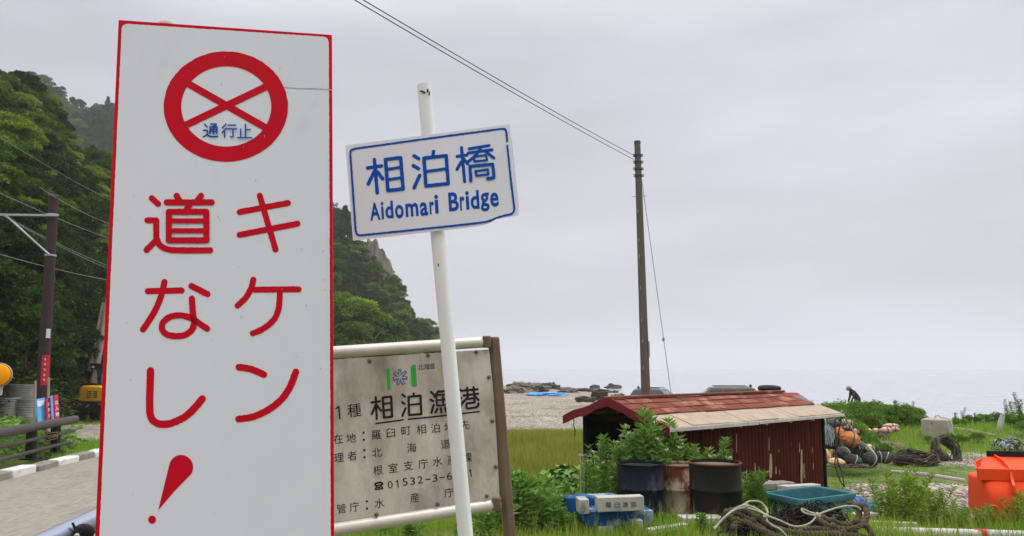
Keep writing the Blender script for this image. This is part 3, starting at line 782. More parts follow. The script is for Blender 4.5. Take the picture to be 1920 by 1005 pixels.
na = [[(296, 658), (488, 654)], [(391, 605), (370, 690), (328, 785), (268, 876)], [(545, 628), (636, 674)],
      [(547, 700), (553, 780), (560, 838), (545, 880), (505, 908), (455, 914), (405, 905), (378, 878), (380, 842), (408, 812), (452, 797), (505, 799), (555, 818), (595, 845), (634, 872)]]
ke = [[(898, 592), (886, 640), (855, 695), (808, 740)], [(905, 649), (1157, 647)], [(1050, 655), (1045, 740), (1025, 805), (985, 850), (940, 880), (895, 898)]]
for nm, st, w_ in (('lettering', michi, 35), ('lettering', ki, 35), ('lettering', na, 36), ('lettering', ke, 35)):
    stroke_set(pl, st, sc4, of4, w_, .0020).build(nm, M['sign_red'], t, smooth=0)
sc5, of5 = 1415 / 500, (160, 650)
shi = [[(346, 128), (342, 260), (342, 340), (352, 382), (378, 405), (412, 412), (462, 404), (522, 376), (572, 334), (620, 277)]]
nn = [[(815, 109), (880, 120), (947, 148)], [(1117, 134), (1085, 215), (1040, 280), (972, 334), (892, 371), (813, 384)]]
stroke_set(pl, shi, sc5, of5, 40, .0020).build('lettering', M['sign_red'], t, smooth=0)
stroke_set(pl, nn, sc5, of5, 37, .0020).build('lettering', M['sign_red'], t, smooth=0)
mb = MB(); tp = [(508 + 64 * math.cos(a), 640 + 66 * math.sin(a)) for a in [math.radians(195 + k * 9) for k in range(0, 23)]] + [(470, 770), (387, 868), (405, 790), (432, 680)]
mb.add([pl.at(of5[0] + x / sc5, of5[1] + y / sc5, .0020) for x, y in tp], [tuple(range(len(tp)))])
disc(pl, mb, (of5[0] + 354 / sc5, of5[1] + 918 / sc5), 21 / sc5, 22 / sc5, .0020)
mb.build('exclamation_mark', M['sign_red'], t, smooth=0)
mb = MB(); rs_ = random.Random(12)
for _ in range(46):
    x, y = rs_.uniform(215, 610), rs_.uniform(80, 1000); a_ = rs_.uniform(-.4, .4) + math.pi / 2; l_ = rs_.choice((.6, .8, 1.0, 1.6, 3.2))
    stroke_set(pl, [[(x, y), (x + math.cos(a_) * l_, y + math.sin(a_) * l_)]], 1, (0, 0), rs_.uniform(.6, 1.5), .0034 + .00001 * _, mb, jit=.3, step=.8)
mb.build('scuffs', M['scuff'], t, smooth=0)['kind'] = 'stuff'
for px in (315, 545):
    a = pl.at(px, 51 if px < 400 else 120, -.045); b = pl.at(px, 1000, -.045); d = (b - a).normalized()
    bot = a + d * ((gz(a.x, a.y) - .3 - a.z) / d.z)
    po = MB().tube([a, bot], .030, 16).build('post', M['pole_white'], t)
    if px < 400: MB().sphere(a, (.033, .033, .022), 16, 8).build('post_cap', M['plastic_pale'], po)

# --- bridge name sign on its leaning white pole
pl2 = Plane(P(649, 273, 2.96), P(955, 233, 3.05), P(662, 450, 2.945))
top = P(795, 160, 3.06); mid_ = P(873, 1005, 2.98); d = (mid_ - top).normalized()
bot = top + d * ((gz(0, 3) - .3 - top.z) / d.z)
t = thing('bridge_name_sign', (bot.x, bot.y, gz(0, 3)), 'white and blue name board of the bridge on a leaning white pole', 'name sign')
MB().tube([top, top.lerp(bot, .5), bot], .0285, 24).build('pole', M['pole_white'], t)
sc6, of6 = 1131 / 360, (630, 140)
z6 = lambda x, y: (of6[0] + x / sc6, of6[1] + y / sc6)
ol = [(55, 417), (1022, 292), (1036, 395), (1040, 412), (1078, 780), (1075, 826), (1010, 838), (942, 850), (915, 868), (868, 885), (760, 902), (640, 915), (100, 977)]
hs = [0, 0, 0, 0, .006, .016, .016, .014, .006, 0, 0, 0, 0]
mb = MB(); fr = [pl2.at(*z6(x, y), .0) for x, y in ol]
mb.prism(fr, -pl2.n * .004).build('board', M['sign_white'], t)
lines = [[(112, 436), (560, 374), (975, 319)], [(975, 319), (997, 322), (1004, 345)], [(1004, 345), (1008, 392)], [(1009, 418), (1030, 620), (1050, 785)], [(1050, 785), (1046, 808), (1028, 822), (985, 831), (930, 850)], [(930, 852), (860, 870), (640, 895), (400, 920), (145, 946)], [(145, 946), (124, 940), (115, 915)], [(115, 915), (100, 690), (84, 470)], [(84, 470), (88, 446), (112, 436)]]
stroke_set(pl2, lines, sc6, of6, 12, .0012, jit=.22).build('border_line', M['sign_blue'], t, smooth=0)
scq, ofq = 1759 / 280, (680, 260)
ai = [[(58, 345), (222, 321)], [(138, 245), (172, 638)], [(135, 388), (66, 533)], [(175, 390), (236, 473)]] + rect((268, 245), (448, 223), (476, 592), (298, 610)) + [(34, [(285, 360), (455, 335)]), (34, [(295, 482), (465, 457)])]
do = [[(605, 203), (660, 236)], [(597, 318), (658, 351)], [(672, 432), (606, 578)], [(835, 150), (828, 205)]] + rect((722, 229), (984, 200), (1008, 528), (746, 556)) + [(34, [(735, 387), (995, 352)])]
ha = [[(1112, 209), (1228, 192)], [(1165, 105), (1201, 505)], [(1162, 272), (1112, 360)], [(1188, 237), (1238, 294)], (34, [(1255, 118), (1490, 80)]), (34, [(1243, 167), (1525, 130)]), (34, [(1390, 110), (1330, 195), (1245, 267)]), (34, [(1440, 142), (1545, 226)])] + \
     [(26, s_) for s_ in rect((1312, 212), (1452, 192), (1466, 252), (1316, 268))] + [[(1275, 497), (1264, 325)], [(1264, 325), (1530, 300)], [(1530, 300), (1546, 430), (1535, 462), (1472, 468)]] + [(28, s_) for s_ in rect((1328, 382), (1474, 362), (1480, 420), (1340, 436))]
for st, w_ in ((ai, 42), (do, 42), (ha, 38)):
    stroke_set(pl2, st, scq, ofq, w_, .0012, jit=.1).build('lettering', M['sign_blue'], t, smooth=0)
mb = MB()
for ch, x0, x1, yb, hh in (('A', 85, 205, 960, 208), ('i', 218, 248, 948, 206), ('d', 265, 360, 938, 204), ('o', 382, 482, 938, 160), ('m', 505, 655, 916, 158), ('a', 675, 770, 908, 160), ('r', 788, 842, 890, 150), ('i', 848, 892, 880, 220),
                           ('B', 1012, 1130, 852, 222), ('r', 1146, 1200, 844, 164), ('i', 1214, 1254, 834, 218), ('d', 1270, 1372, 828, 220), ('g', 1388, 1492, 855, 218), ('e', 1502, 1602, 802, 168)):
    letter(pl2, mb, ch, ofq[0] + (x0 + x1) / 2 / scq, ofq[1] + (yb - hh / 2) / scq, hh / scq, .0013, (1, -.10), (.065, 1), bold=.026, wid=(x1 - x0) / scq)
mb.build('lettering', M['sign_blue'], t, smooth=0)
for x, y, sx_, sy_ in ((790, 171, .010, .003), (795, 173, .007, .003), (802, 170, .004, .009), (805, 175, .003, .010), (822, 497, .003, .008), (829, 600, .002, .03), (832, 640, .002, .045)):
    pc_ = P(x, y, 3.026 if y < 300 else 3.0); MB().sphere(pc_, (sx_, .0035, sy_), 8, 5).build('paint_chip', M['rubber'], t)
for y in (290, 395):
    p_ = P(lin(803, 240, 822, 440, y), y, 3.05)
    MB().lathe([(.031, -.012), (.034, -.012), (.034, .012), (.031, .012)], 20, p_, cap=False).build('bracket', M['metal_grey'], t)

# --- weathered harbour notice board in its pipe frame
pl3 = Plane(P(626, 672, 3.70), P(917, 655, 4.10), P(626, 980, 3.64))
pr = pl3.at(941, 800, 0); base = Vector((pr.x, pr.y, gz(pr.x, pr.y)))
t = thing('harbour_notice_board', base, 'weathered grey harbour notice board with black lettering in a tan pipe frame', 'notice board')
bl_ = lambda x: lin(626, 980, 937, 935, x) if False else 980 + (x - 626) * (935 - 980) / 311
tl_ = lambda x: 674 + (x - 626) * (655 - 674) / 291
poly = [(335, tl_(335)), (917, 655), (924, 720), (930, 800), (937, 934), (335, bl_(335))]
MB().prism([pl3.at(x, y, 0) for x, y in poly], -pl3.n * .006).build('board', M['board_grey'], t, bevel=.002)
tr_l = lambda x: 660.5 + (x - 626) * (641 - 660.5) / 289
br_l = lambda x: 993 + (x - 626) * (945.5 - 993) / 307
MB().tube([pl3.at(x, tr_l(x), -.012) for x in (322, 500, 700, 916)], .0290, 20).build('frame_rail', M['pipe_tan'], t)
MB().tube([pl3.at(x, br_l(x), -.012) for x in (322, 500, 700, 935)], .0300, 20).build('frame_rail', M['pipe_tan'], t)
for (xa, ya, xb, yb_) in ((925, 632, 956, 1005), (312, 640, 322, 1005)):
    a = pl3.at(xa, ya, -.02); b = pl3.at(xb, yb_, -.02); d = (b - a).normalized(); b = a + d * ((gz(a.x, a.y) - .3 - a.z) / d.z)
    mb = MB(); mb.beam(a, b, .052, .056, up=pl3.n).build('frame_post', M['post_brown'], t, bevel=.012)
for x, y in ((913, 641), (931, 944)):
    MB().box(pl3.at(x, y, .004), (.045, .05, .062)).build('bracket', M['bolt'], t, bevel=.006)
for x, y in ((693, 677), (803, 666), (893, 660), (917, 707), (923, 789), (930, 875), (913, 930), (821, 945), (706, 965)):
    MB().sphere(pl3.at(x, y, .004), .0105, 10, 6).build('bolt', M['bolt'], t)
sc8, of8 = 1701 / 220, (690, 670)
A_ = [[(50, 655), (172, 636)], [(112, 575), (128, 893)], [(110, 692), (55, 822)], [(128, 692), (188, 773)]] + rect((215, 582), (338, 568), (350, 858), (232, 872)) + [(28, [(215, 676), (345, 656)]), (28, [(222, 772), (350, 752)])]
B_ = [[(500, 540), (538, 570)], [(495, 650), (533, 674)], [(545, 737), (498, 848)], [(663, 525), (660, 562)]] + rect((588, 572), (762, 555), (774, 822), (597, 836)) + [(28, [(590, 690), (770, 671)])]
C_ = [[(912, 500), (950, 535)], [(908, 612), (945, 634)], [(952, 692), (920, 803)], [(1025, 490), (962, 566)], [(1022, 500), (1150, 482)], [(1150, 482), (1130, 528)]] + [(28, q) for q in rect((990, 548), (1185, 528), (1190, 688), (1000, 700))] + [(28, [(995, 622), (1188, 604)]), (28, [(1086, 540), (1092, 694)]), [(1005, 742), (980, 798)], [(1055, 737), (1064, 793)], [(1118, 733), (1135, 790)], [(1178, 726), (1202, 782)]]
D_ = [[(1318, 458), (1362, 488)], [(1308, 572), (1352, 590)], [(1375, 640), (1330, 745)], [(1388, 480), (1588, 463)], [(1385, 551), (1596, 527)], [(1438, 440), (1447, 545)], [(1530, 432), (1536, 535)], [(1455, 562), (1375, 660)], [(1545, 556), (1602, 618)], [(1435, 606), (1540, 590)], [(1540, 590), (1546, 652)], [(1432, 668), (1546, 654)], [(1430, 668), (1428, 718), (1450, 740), (1560, 724), (1595, 706), (1602, 668)]]
for st in (A_, B_, C_, D_):
    stroke_set(pl3, st, sc8, of8, 33, .0010, jit=.05, step=1).build('lettering', M['sign_black'], t, smooth=0)
stroke_set(pl3, [[(108, 960), (520, 905)], [(578, 898), (1140, 840), (1622, 784)]], sc8, of8, 22, .0010, jit=.15, cap=False).build('underline', M['sign_black'], t, smooth=0)
mb = MB(); mw = MB(); st = []; sw = []
for ex, ey in ((460, 168), (556, 200), (572, 300), (520, 395), (432, 397), (358, 312), (376, 212)):
    st.append([(465 + .2 * (ex - 465), 285 + .2 * (ey - 285)), (ex, ey)]); sw.append([(465 + .1 * (ex - 465), 285 + .1 * (ey - 285)), (465 + .75 * (ex - 465), 285 + .75 * (ey - 285))])
stroke_set(pl3, st, sc8, of8, 50, .0010, jit=.12, step=.8, cap=False).build('emblem', M['emblem_blue'], t, smooth=0)
stroke_set(pl3, sw, sc8, of8, 7, .0030, jit=.1, step=.8).build('emblem_rays', M['emblem_white'], t, smooth=0)
for q in ([(262, 165), (312, 152), (325, 462), (282, 470)], [(618, 140), (640, 112), (690, 105), (712, 418), (650, 430), (630, 395)]):
    MB().add([pl3.at(of8[0] + x / sc8, of8[1] + y / sc8, .001) for x, y in q], [tuple(range(len(q)))]).build('green_bar', M['green_paint'], t, smooth=0)
sc7, of7 = 918 / 370, (610, 600)
def row(entries, size, bold, nm='lettering'):
    for ch, x, y in entries:
        mb = MB(); letter(pl3, mb, ch, of7[0] + x / sc7, of7[1] + y / sc7, size / sc7, .0010, (1, -.125), (.085, 1), bold=bold)
        mb.build(nm, M['sign_black'], t, smooth=0)
def dots(pts):
    mb = MB()
    for x, y in pts: disc(pl3, mb, (of7[0] + x / sc7, of7[1] + y / sc7), 5.5 / sc7, 5.5 / sc7, .001, 14)
    mb.build('colon', M['sign_black'], t, smooth=0)
row([('種', 135, 420)], 62, .0)
row([('北', 443, 219), ('海', 470, 217), ('道', 497, 214)], 27, 0)
row([('在', 60, 553), ('地', 120, 549), ('羅', 237, 534), ('臼', 305, 524), ('町', 376, 516), ('相', 447, 508), ('泊', 512, 503), ('地', 576, 497), ('先', 648, 488)], 44, .0)
row([('理', 64, 640), ('者', 125, 632), ('北', 240, 616), ('海', 402, 594), ('道', 560, 576)], 44, .0)
row([('根', 245, 698), ('室', 316, 688), ('支', 386, 677), ('庁', 455, 668), ('水', 522, 658), ('産', 590, 650), ('課', 660, 640)], 44, .0)
row([('管', 75, 877), ('庁', 135, 869), ('水', 252, 852), ('産', 416, 826), ('庁', 575, 803)], 44, .0)
mb = MB()
stroke_set(pl3, [[(50, 412), (62, 402)], [(62, 402), (68, 458)]], sc7, of7, 7, .001, mb)
stroke_set(pl3, [(8, [(231, 768), (236, 759), (260, 756), (267, 763)]), (7, [(231, 768), (238, 769)]), (7, [(260, 765), (267, 763)]), (6, [(240, 770), (233, 788)]), (6, [(233, 788), (268, 784)]), (6, [(268, 784), (259, 768)]), (6, [(240, 770), (259, 768)]), (6, [(243, 779), (256, 777)])], sc7, of7, 7, .001, mb, jit=.03, step=.7)
for ch, x, y, wd, hh in (('0', 302, 766, 23, 34), ('5', 371, 753, 23, 34), ('3', 406, 749, 23, 34), ('2', 441, 743, 23, 34), ('-', 478, 741, 24, 5), ('3', 510, 735, 23, 34), ('-', 543, 732, 24, 5), ('6', 577, 726, 23, 34)):
    m2 = MB(); letter(pl3, m2, ch, of7[0] + x / sc7, of7[1] + y / sc7, hh / sc7, .001, (1, -.12), (.085, 1), .0, wid=wd / sc7); m2.build('lettering', M['sign_black'], t, smooth=0)
stroke_set(pl3, [[(330, 752), (336, 746)], [(336, 746), (339, 777)], [(670, 702), (676, 696)], [(676, 696), (679, 727)]], sc7, of7, 4.5, .001, mb, jit=.03, step=.8)
mb.build('lettering', M['sign_black'], t, smooth=0)
dots([(178, 524), (179, 557), (182, 606), (182, 638), (193, 844), (194, 877)])

# ------------------------------------------------------------------ utility poles, cables
a = P(1195, 268, 24); b = P(1211, 740, 24); d = (b - a).normalized()
bot = a + d * ((gz(b.x, 24) - .3 - a.z) / d.z)
t = thing('utility_pole', (bot.x, 24, gz(bot.x, 24)), 'tall weathered brown pole standing behind the rusty shed roof', 'utility pole')
MB().tube([a.lerp(bot, k / 8) for k in range(9)], [.098 + (.152 - .098) * k / 8 for k in range(9)], 20).build('pole', M['pole_wood'], t)
MB().tube([a + Vector((0, 0, -.02)), a + Vector((0, 0, .06))], [.112, .10], 16).build('pole_cap', M['metal_dark'], t)
mb = MB()
for k in range(4):
    q = a + d * (.42 + .22 * k); mb.lathe([(.105, -.03), (.122, -.03), (.122, .03), (.105, .03)], 20, q, cap=False)
mb.build('band', M['metal_dark'], t)
for sx in (-1, 1):
    for k in range(4):
        q = a + d * (.42 + .22 * k) + Vector((.14 * sx, -.05, 0))
        MB().lathe([(.012, -.05), (.035, -.035), (.02, 0), (.035, .035), (.012, .05)], 10, q).build('insulator', M['metal_grey'], t)
q = P(1199, 369, 24); MB().tube([q + Vector((-.24, -.02, 0)), q + Vector((.24, -.02, .03))], .013, 6).build('crossbar', M['metal_grey'], t)
for y in (395, 450, 480, 540, 600, 640, 690):
    q = P(lin(1195, 268, 1211, 740, y) - 3, y, 23.86); MB().box(q, (.018, .05, .12)).build('step_bolt', M['cable_pale'], t)
q = P(1217, 655, 23.9); MB().box(q, (.04, .05, .5)).build('conduit', M['cable_pale'], t)
g0 = P(1203, 335, 24); g1 = P(1257, 728, 23.6); dd = (g1 - g0).normalized(); g2 = g0 + dd * ((gz(g1.x, 23.6) - g0.z) / dd.z)
gw = MB().tube([g0, g1, g2], .011, 6).build('guy_wire', M['cable_pale'], loc=g2); tag(gw, 'thin stay wire slanting down from the tall brown pole with a round insulator', 'wire')
MB().sphere(P(1244, 636, 23.75), (.045, .045, .07), 12, 8).build('insulator', M['metal_grey'], gw)
def sag(p, q, s, n=14): return [p.lerp(q, k / n) - Vector((0, 0, s * 4 * (k / n) * (1 - k / n))) for k in range(n + 1)]
for (x0, y0, x1, y1, lb) in ((1188, 299, 697, 0, 'thin overhead cable to the tall brown pole, lower one of the pair'), (1190, 292, 713, 0, 'thin overhead cable to the tall brown pole, upper one of the pair')):
    p = P(x0, y0, 24); q = P(x1, y1, 11.2); e_ = q + (q - p) * .9
    c = MB().tube(sag(p, e_, .16, 24), .0085, 6).build('overhead_cable', M['cable'], loc=p); tag(c, lb, 'cable', 'cables to the tall brown pole')

D0 = 22.0
a = P(101, 369, D0); b = P(79, 740, D0); d = (b - a).normalized(); bot = a + d * ((-.3 - a.z) / d.z)
t = thing('utility_pole', (bot.x, D0, 0), 'dark brown pole with a metal crossarm and red banner beside the wooded slope', 'utility pole')
MB().tube([a.lerp(bot, k / 8) for k in range(9)], [.125 + (.175 - .125) * k / 8 for k in range(9)], 20).build('pole', M['pole_dark'], t)
MB().tube([a, a + Vector((0, 0, .05))], [.135, .12], 18).build('pole_cap', M['metal_dark'], t)
pa, pb = P(-260, 400, D0 - .2), P(106, 404, D0 - .18); MB().beam(pa, pb, .06, .06).build('crossarm', M['metal_grey'], t, bevel=.008)
MB().tube([P(12, 405, D0 - .2), P(93, 478, D0 - .19)], .028, 8).build('brace', M['metal_grey'], t)
for y in (403, 479): MB().lathe([(.14, -.025), (.155, -.025), (.155, .025), (.14, .025)], 20, P(lin(101, 369, 79, 740, y), y, D0), cap=False).build('band', M['metal_grey'], t)
def wrap(px0, px1, y0, y1, r, mat, nm):
    mb = MB(); vs = []; n = 6
    for y in (y0, y1):
        c = P(lin(101, 369, 79, 740, y), y, D0)
        for k in range(n + 1):
            u = (px0 + (px1 - px0) * k / n) ; xx = max(-.985, min(.985, u))
            vs.append(c + Vector((xx * r, -math.sqrt(1 - xx * xx) * r, 0)))
    mb.add(vs, [(k, k + 1, n + 2 + k, n + 1 + k) for k in range(n)]); return mb.build(nm, mat, t)
wrap(.2, .98, 666, 722, .182, M['banner_red'], 'banner')
wrap(.55, .95, 617, 634, .172, M['board_white'], 'plate')
mb = MB()
for y in (674, 683, 693, 703, 712):
    c = P(lin(101, 369, 79, 740, y), y, D0) ; mb.box(c + Vector((.115, -.148, 0)), (.045, .004, .05)); mb.box(c + Vector((.10, -.152, .02)), (.03, .004, .02))
mb.build('banner_lettering', M['board_white'], t)
for k, (x0, y0, x1, y1, d0, d1) in enumerate(((-40, 340, 199, 442, 21.5, 32), (30, 273, 204, 371, 30, 36), (104, 366, 203, 415, 21.8, 30), (34, 417, 199, 499, 24, 34), (30, 413, 199, 494, 24, 34), (-30, 464, 199, 521, 20, 30), (66, 186, 116, 223, 40, 44))):
    p = P(x0, y0, d0); q = P(x1, y1, d1); e_ = q + (q - p) * .25; p = p - (q - p) * .2
    c = MB().tube(sag(p, e_, .12, 12), .0075, 5).build('power_cable', M['cable_pale' if k != 6 else 'cable'], loc=p)
    tag(c, 'thin cable strung across the wooded slope left of the tall danger sign', 'cable', 'cables across the wooded slope')

# ------------------------------------------------------------------ left side of the road
# bridge railing beyond the road
t = thing('bridge_railing', (-10.2, 16.5, 0), 'dark brown bridge railing with three rails and a small name plate', 'railing')
def rail_pt(px, py, d): return P(px, py, d)
TR = [P(-120, 833, 13.2), P(0, 812, 15.2), P(141, 786, 19.3)]
MB().tube([P(-300, 866, 11.6)] + TR, .095, 16).build('top_rail', M['rail_brown'], t)
MB().tube([P(-300, 922, 11.6), P(0, 838, 15.2), P(139, 807, 19.3)], .042, 12).build('middle_rail', M['rail_brown'], t)
MB().tube([P(-300, 960, 11.6), P(0, 862, 15.2), P(137, 827, 19.3)], .042, 12).build('lower_rail', M['rail_brown'], t)
for px, d_, yt in ((60, 16.9, 800), (105, 18.3, 793), (-70, 14.0, 824)):
    a = P(px, yt, d_ + .08); mb = MB(); b = Vector((a.x + .03, a.y, gz(-12, d_) + .16))
    po = mb.beam(a, b, .16, .17, up=(0, 1, 0)).build('post', M['rail_black'], t, bevel=.02)
    MB().box((b.x, b.y, b.z + .015), (.32, .3, .03)).build('base_plate', M['rail_black'], po)
pc = P(96.5, 818, 17.6); pp = Plane(P(85, 814, 17.55), P(109, 809, 17.6), P(85, 827, 17.55))
npl = MB().prism([pp.at(x, y, .02) for x, y in ((85, 812), (109, 808), (109, 823), (85, 828))], -pp.n * .04).build('name_plate', M['rail_black'], t, bevel=.005)
mb = MB()
for ch, x, y in (('相', 91, 819.5), ('泊', 97, 818), ('橋', 103.2, 817)): letter(pp, mb, ch, x, y, 6.5, .024, (1, -.16), (0, 1), .0)
mb.build('plate_lettering', M['float_peach'], npl, smooth=0)
stroke_set(pp, [[(86.3, 813.4), (107.8, 809.8)], [(107.8, 809.8), (107.8, 821.8)], [(107.8, 821.8), (86.3, 826.4)], [(86.3, 826.4), (86.3, 813.4)]], 1, (0, 0), .9, .023, jit=0).build('plate_border', M['float_peach'], npl, smooth=0)

# near handrail in the bottom corner
t = thing('handrail', B(120, 2.6), 'grey pipe handrail with a black clamp at the lower left corner', 'handrail')
MB().tube([P(-40, 1075, 2.15), P(140, 992, 2.5), P(340, 900, 3.0)], .033, 20).build('rail', M['rail_grey'], t)
MB().tube([P(-52, 1056, 2.19), P(134, 978, 2.54), P(340, 884, 3.04)], .006, 8).build('edge_strip', M['rail_black'], t)
MB().tube([P(-40, 1098, 2.17), P(150, 1006, 2.53), P(340, 913, 3.02)], .012, 8).build('lower_strip', M['rail_black'], t)
q = P(157, 998, 2.46)
cl = MB().lathe([(.012, -.03), (.024, -.02), (.026, .0), (.022, .02), (.01, .028)], 16, q, rotx(rad(70))).build('clamp', M['rail_black'], t)
MB().sphere(q + Vector((-.002, -.034, -.004)), .0085, 10, 6).build('bolt', M['metal_grey'], cl)
MB().tube([q + Vector((-.022, -.01, .012)), q + Vector((-.026, -.014, .026)), q + Vector((-.030, -.014, .030))], .004, 6).build('lever', M['rail_black'], cl)
po = P(-20, 1075, 2.2); MB().tube([po, (po.x, po.y, gz(po.x, po.y) - .2)], .03, 12).build('post', M['rail_grey'], t)
po = P(330, 905, 2.98); MB().tube([po, (po.x, po.y, gz(po.x, po.y) - .2)], .03, 12).build('post', M['rail_grey'], t)

# amber warning light on its barrier post
q = P(-3, 703, 9.5)
t = thing('warning_light', (q.x, q.y, gz(-6, 9.5)), 'round amber warning light on a red post at the left edge', 'warning light')
Mx = rotz(rad(25)) @ rotx(rad(90)); fwd = Mx @ Vector((0, 0, 1))
MB().lathe([(.0, .075), (.09, .068), (.125, .05), (.136, .02)], 32, q, Mx, cap=False).build('lens', M['orange_lens'], t)
MB().lathe([(.142, .03), (.146, -.02), (.128, -.07), (.05, -.085), (0, -.085)], 32, q, Mx, cap=False).build('housing', M['plastic_pale'], t)
MB().box(q + Vector((-.03, .02, -.18)), (.12, .1, .14)).build('base', M['plastic_pale'], t, bevel=.015)
MB().tube([q + Vector((-.05, .02, -.24)), Vector((q.x - .10, q.y + .02, gz(-6, 9.5)))], .052, 14).build('post', M['post_red'], t)

# corrugated drums stacked behind the railing
def corr(cx, yt, yb, wpx, d_, label):
    c = P(cx, yb, d_); r = wpx / 2 / F * d_; h = (yb - yt) / F * d_
    o = thing('corrugated_tub', (c.x, c.y, c.z), label, 'corrugated tub', 'ribbed grey tubs behind the railing')
    prof = [(r * .86, 0)]; nr = 9
    for k in range(nr):
        rr = r * (.86 + .14 * k / nr); z0 = h * k / nr
        prof += [(rr + .012, z0 + h * .2 / nr), (rr + .012, z0 + h * .55 / nr), (rr - .012, z0 + h * .7 / nr), (rr - .008, z0 + h * .95 / nr)]
    prof += [(r * 1.02, h), (r * 1.02, h * 1.04), (r * .94, h * 1.04), (r * .9, h * .2)]
    MB().lathe(prof, 32, c).build('shell', M['corrugated'], o, smooth=20); MB().lathe([(r * .99, h * 1.0), (r * 1.045, h * 1.0), (r * 1.045, h * 1.06), (r * .99, h * 1.06)], 32, c, cap=False).build('rim', M['corrugated'], o)
corr(37, 723, 751, 47, 25, 'ribbed grey tub on top of two others behind the railing')
corr(12, 749, 790, 40, 24.6, 'ribbed grey tub under the top one, nearest the amber light')
corr(47, 751, 792, 36, 24.8, 'ribbed grey tub under the top one, nearest the brown pole')

# folded sign panels leaning together, with stakes
def panel(x0, x1, y0, y1, d_, th, mat, label, chars=None, skew=.06, bar=None):
    ppl = Plane(P(x0, y0, d_), P(x1, y0 - 3, d_ + .25), P(x0 + skew * (y1 - y0), y1, d_ - .25))
    qd = [(x0, y0), (x1, y0 - (x1 - x0) * .18), (x1 + skew * (y1 - y0), y1), (x0 + skew * (y1 - y0), y1 + 2)]
    c = ppl.at((x0 + x1) / 2, y1, 0)
    o = thing('sign_panel', (c.x, c.y, gz(c.x, c.y)), label, 'sign panel', 'sign panels leaning behind the railing')
    MB().prism([ppl.at(x, y, 0) for x, y in qd], -ppl.n * th).build('panel', M[mat], o, bevel=.006)
    if bar:
        MB().prism([ppl.at(x, y, .006) for x, y in bar], -ppl.n * .003).build('stripe', M['board_white'], o)
    if chars:
        mb = MB()
        for ch, x, y, s in chars: letter(ppl, mb, ch, x, y, s, .008, (1, -.15), (skew, 1), .02)
        mb.build('lettering', M['board_white'], o, smooth=0)
panel(69, 84, 748, 800, 20.0, .05, 'board_blue', 'blue and white sign panel at the front of the leaning panels', bar=[(70, 752), (82, 750), (83, 760), (71, 763)])
panel(88, 96, 746, 800, 20.1, .04, 'banner_red', 'red sign panel with white lettering next to the blue panel', [('火', 92.5, 757, 7), ('気', 93.2, 768, 7), ('注', 94, 779, 7)])
panel(97, 101.5, 742, 800, 20.2, .04, 'board_blue', 'narrow blue panel between the two red sign panels')
panel(102, 109, 741, 800, 20.3, .04, 'banner_red', 'red sign panel with white lettering farthest right of the leaning panels', [('立', 106, 754, 7), ('入', 106.8, 766, 7), ('禁', 107.6, 777, 7)])
for x, yt, lb in ((66.5, 714, 'pale wooden stake on the left of the leaning sign panels'), (91.5, 708, 'pale wooden stake on the right of the brown pole')):
    p = P(x, yt, 20.9); o = MB().beam(p, (p.x + .1, p.y, gz(-12, 21)), .06, .04).build('wooden_stake', M['stake'], loc=(p.x, p.y, 0), bevel=.005); tag(o, lb, 'stake', 'stakes by the sign panels')

# little red notice on a stick in the undergrowth
p = P(52, 622, 29.5)
t = thing('notice_sign', (p.x, p.y, 1.0), 'small red notice on a thin stick among the dark undergrowth', 'notice sign')
MB().box(p, (.28, .03, .24), roty(rad(-4))).build('plate', M['banner_red'], t)
MB().box(p + Vector((0, -.02, -.02)), (.2, .01, .03)).build('text_strip', M['plastic_pale'], t)
MB().tube([p + Vector((0, .03, .1)), p + Vector((0, .03, -1.6))], .02, 6).build('stick', M['stake'], t)

# leaning dead trunks
for x0, y0, x1, y1, r, lb in ((168, 672, 184, 606, .10, 'thinner pale dead trunk leaning by the loader'), (176, 688, 194, 600, .15, 'thicker pale dead trunk leaning by the loader, right against the danger sign')):
    a, b = P(x0 + 5, y0, 38.0), P(x1 + 2, y1, 38.6); a2 = a - (b - a) * .35
    o = MB().tube([a2, a, a.lerp(b, .5), b, b + (b - a) * .6], [r * 1.15, r * 1.1, r, r * .9, r * .7], 10).build('leaning_trunk', M['trunk_pale'], loc=a2); tag(o, lb, 'trunk', 'leaning dead trunks')

# wheel loader, seen from behind
c = B(163, 37)
t = thing('wheel_loader', c, 'small yellow wheel loader parked by the slope, half hidden by the danger sign', 'loader')
gx = c.x; g0 = c.z; yy = c.y
def bx(nm, x, y, z, sx, sy, sz, m, bev=.03, par=t): return MB().box((gx + x, yy + y, g0 + z), (sx, sy, sz)).build(nm, M[m], par, bevel=bev)
bx('chassis', .2, .9, .72, 1.35, 2.2, .42, 'machine_black')
mb = MB(); prof = [(-.5, .98), (.62, .98), (.62, 1.55), (.35, 1.72), (-.35, 1.72), (-.5, 1.6)]
eng = mb.prism([Vector((gx + .18 + u * 1.15, yy - .15, g0 + v)) for u, v in prof], (0, 1.1, 0)).build('engine_cover', M['machine_yellow'], t, bevel=.07)
for k in range(4):
    for s_ in (0, 1): MB().box((gx + .12 + .28 * s_, yy - .165, g0 + 1.18 + .09 * k), (.2, .02, .035)).build('grille', M['machine_black'], eng)
cab = bx('cab', .25, 1.4, 2.05, 1.2, 1.2, .08, 'machine_black')
bx('roof', .25, 1.35, 2.72, 1.3, 1.4, .12, 'machine_black', .05)
for sx in (-.33, .83):
    for sy in (.8, 1.95): bx('cab_pillar', sx, sy, 2.2, .08, .08, 1.02, 'machine_black', .01)
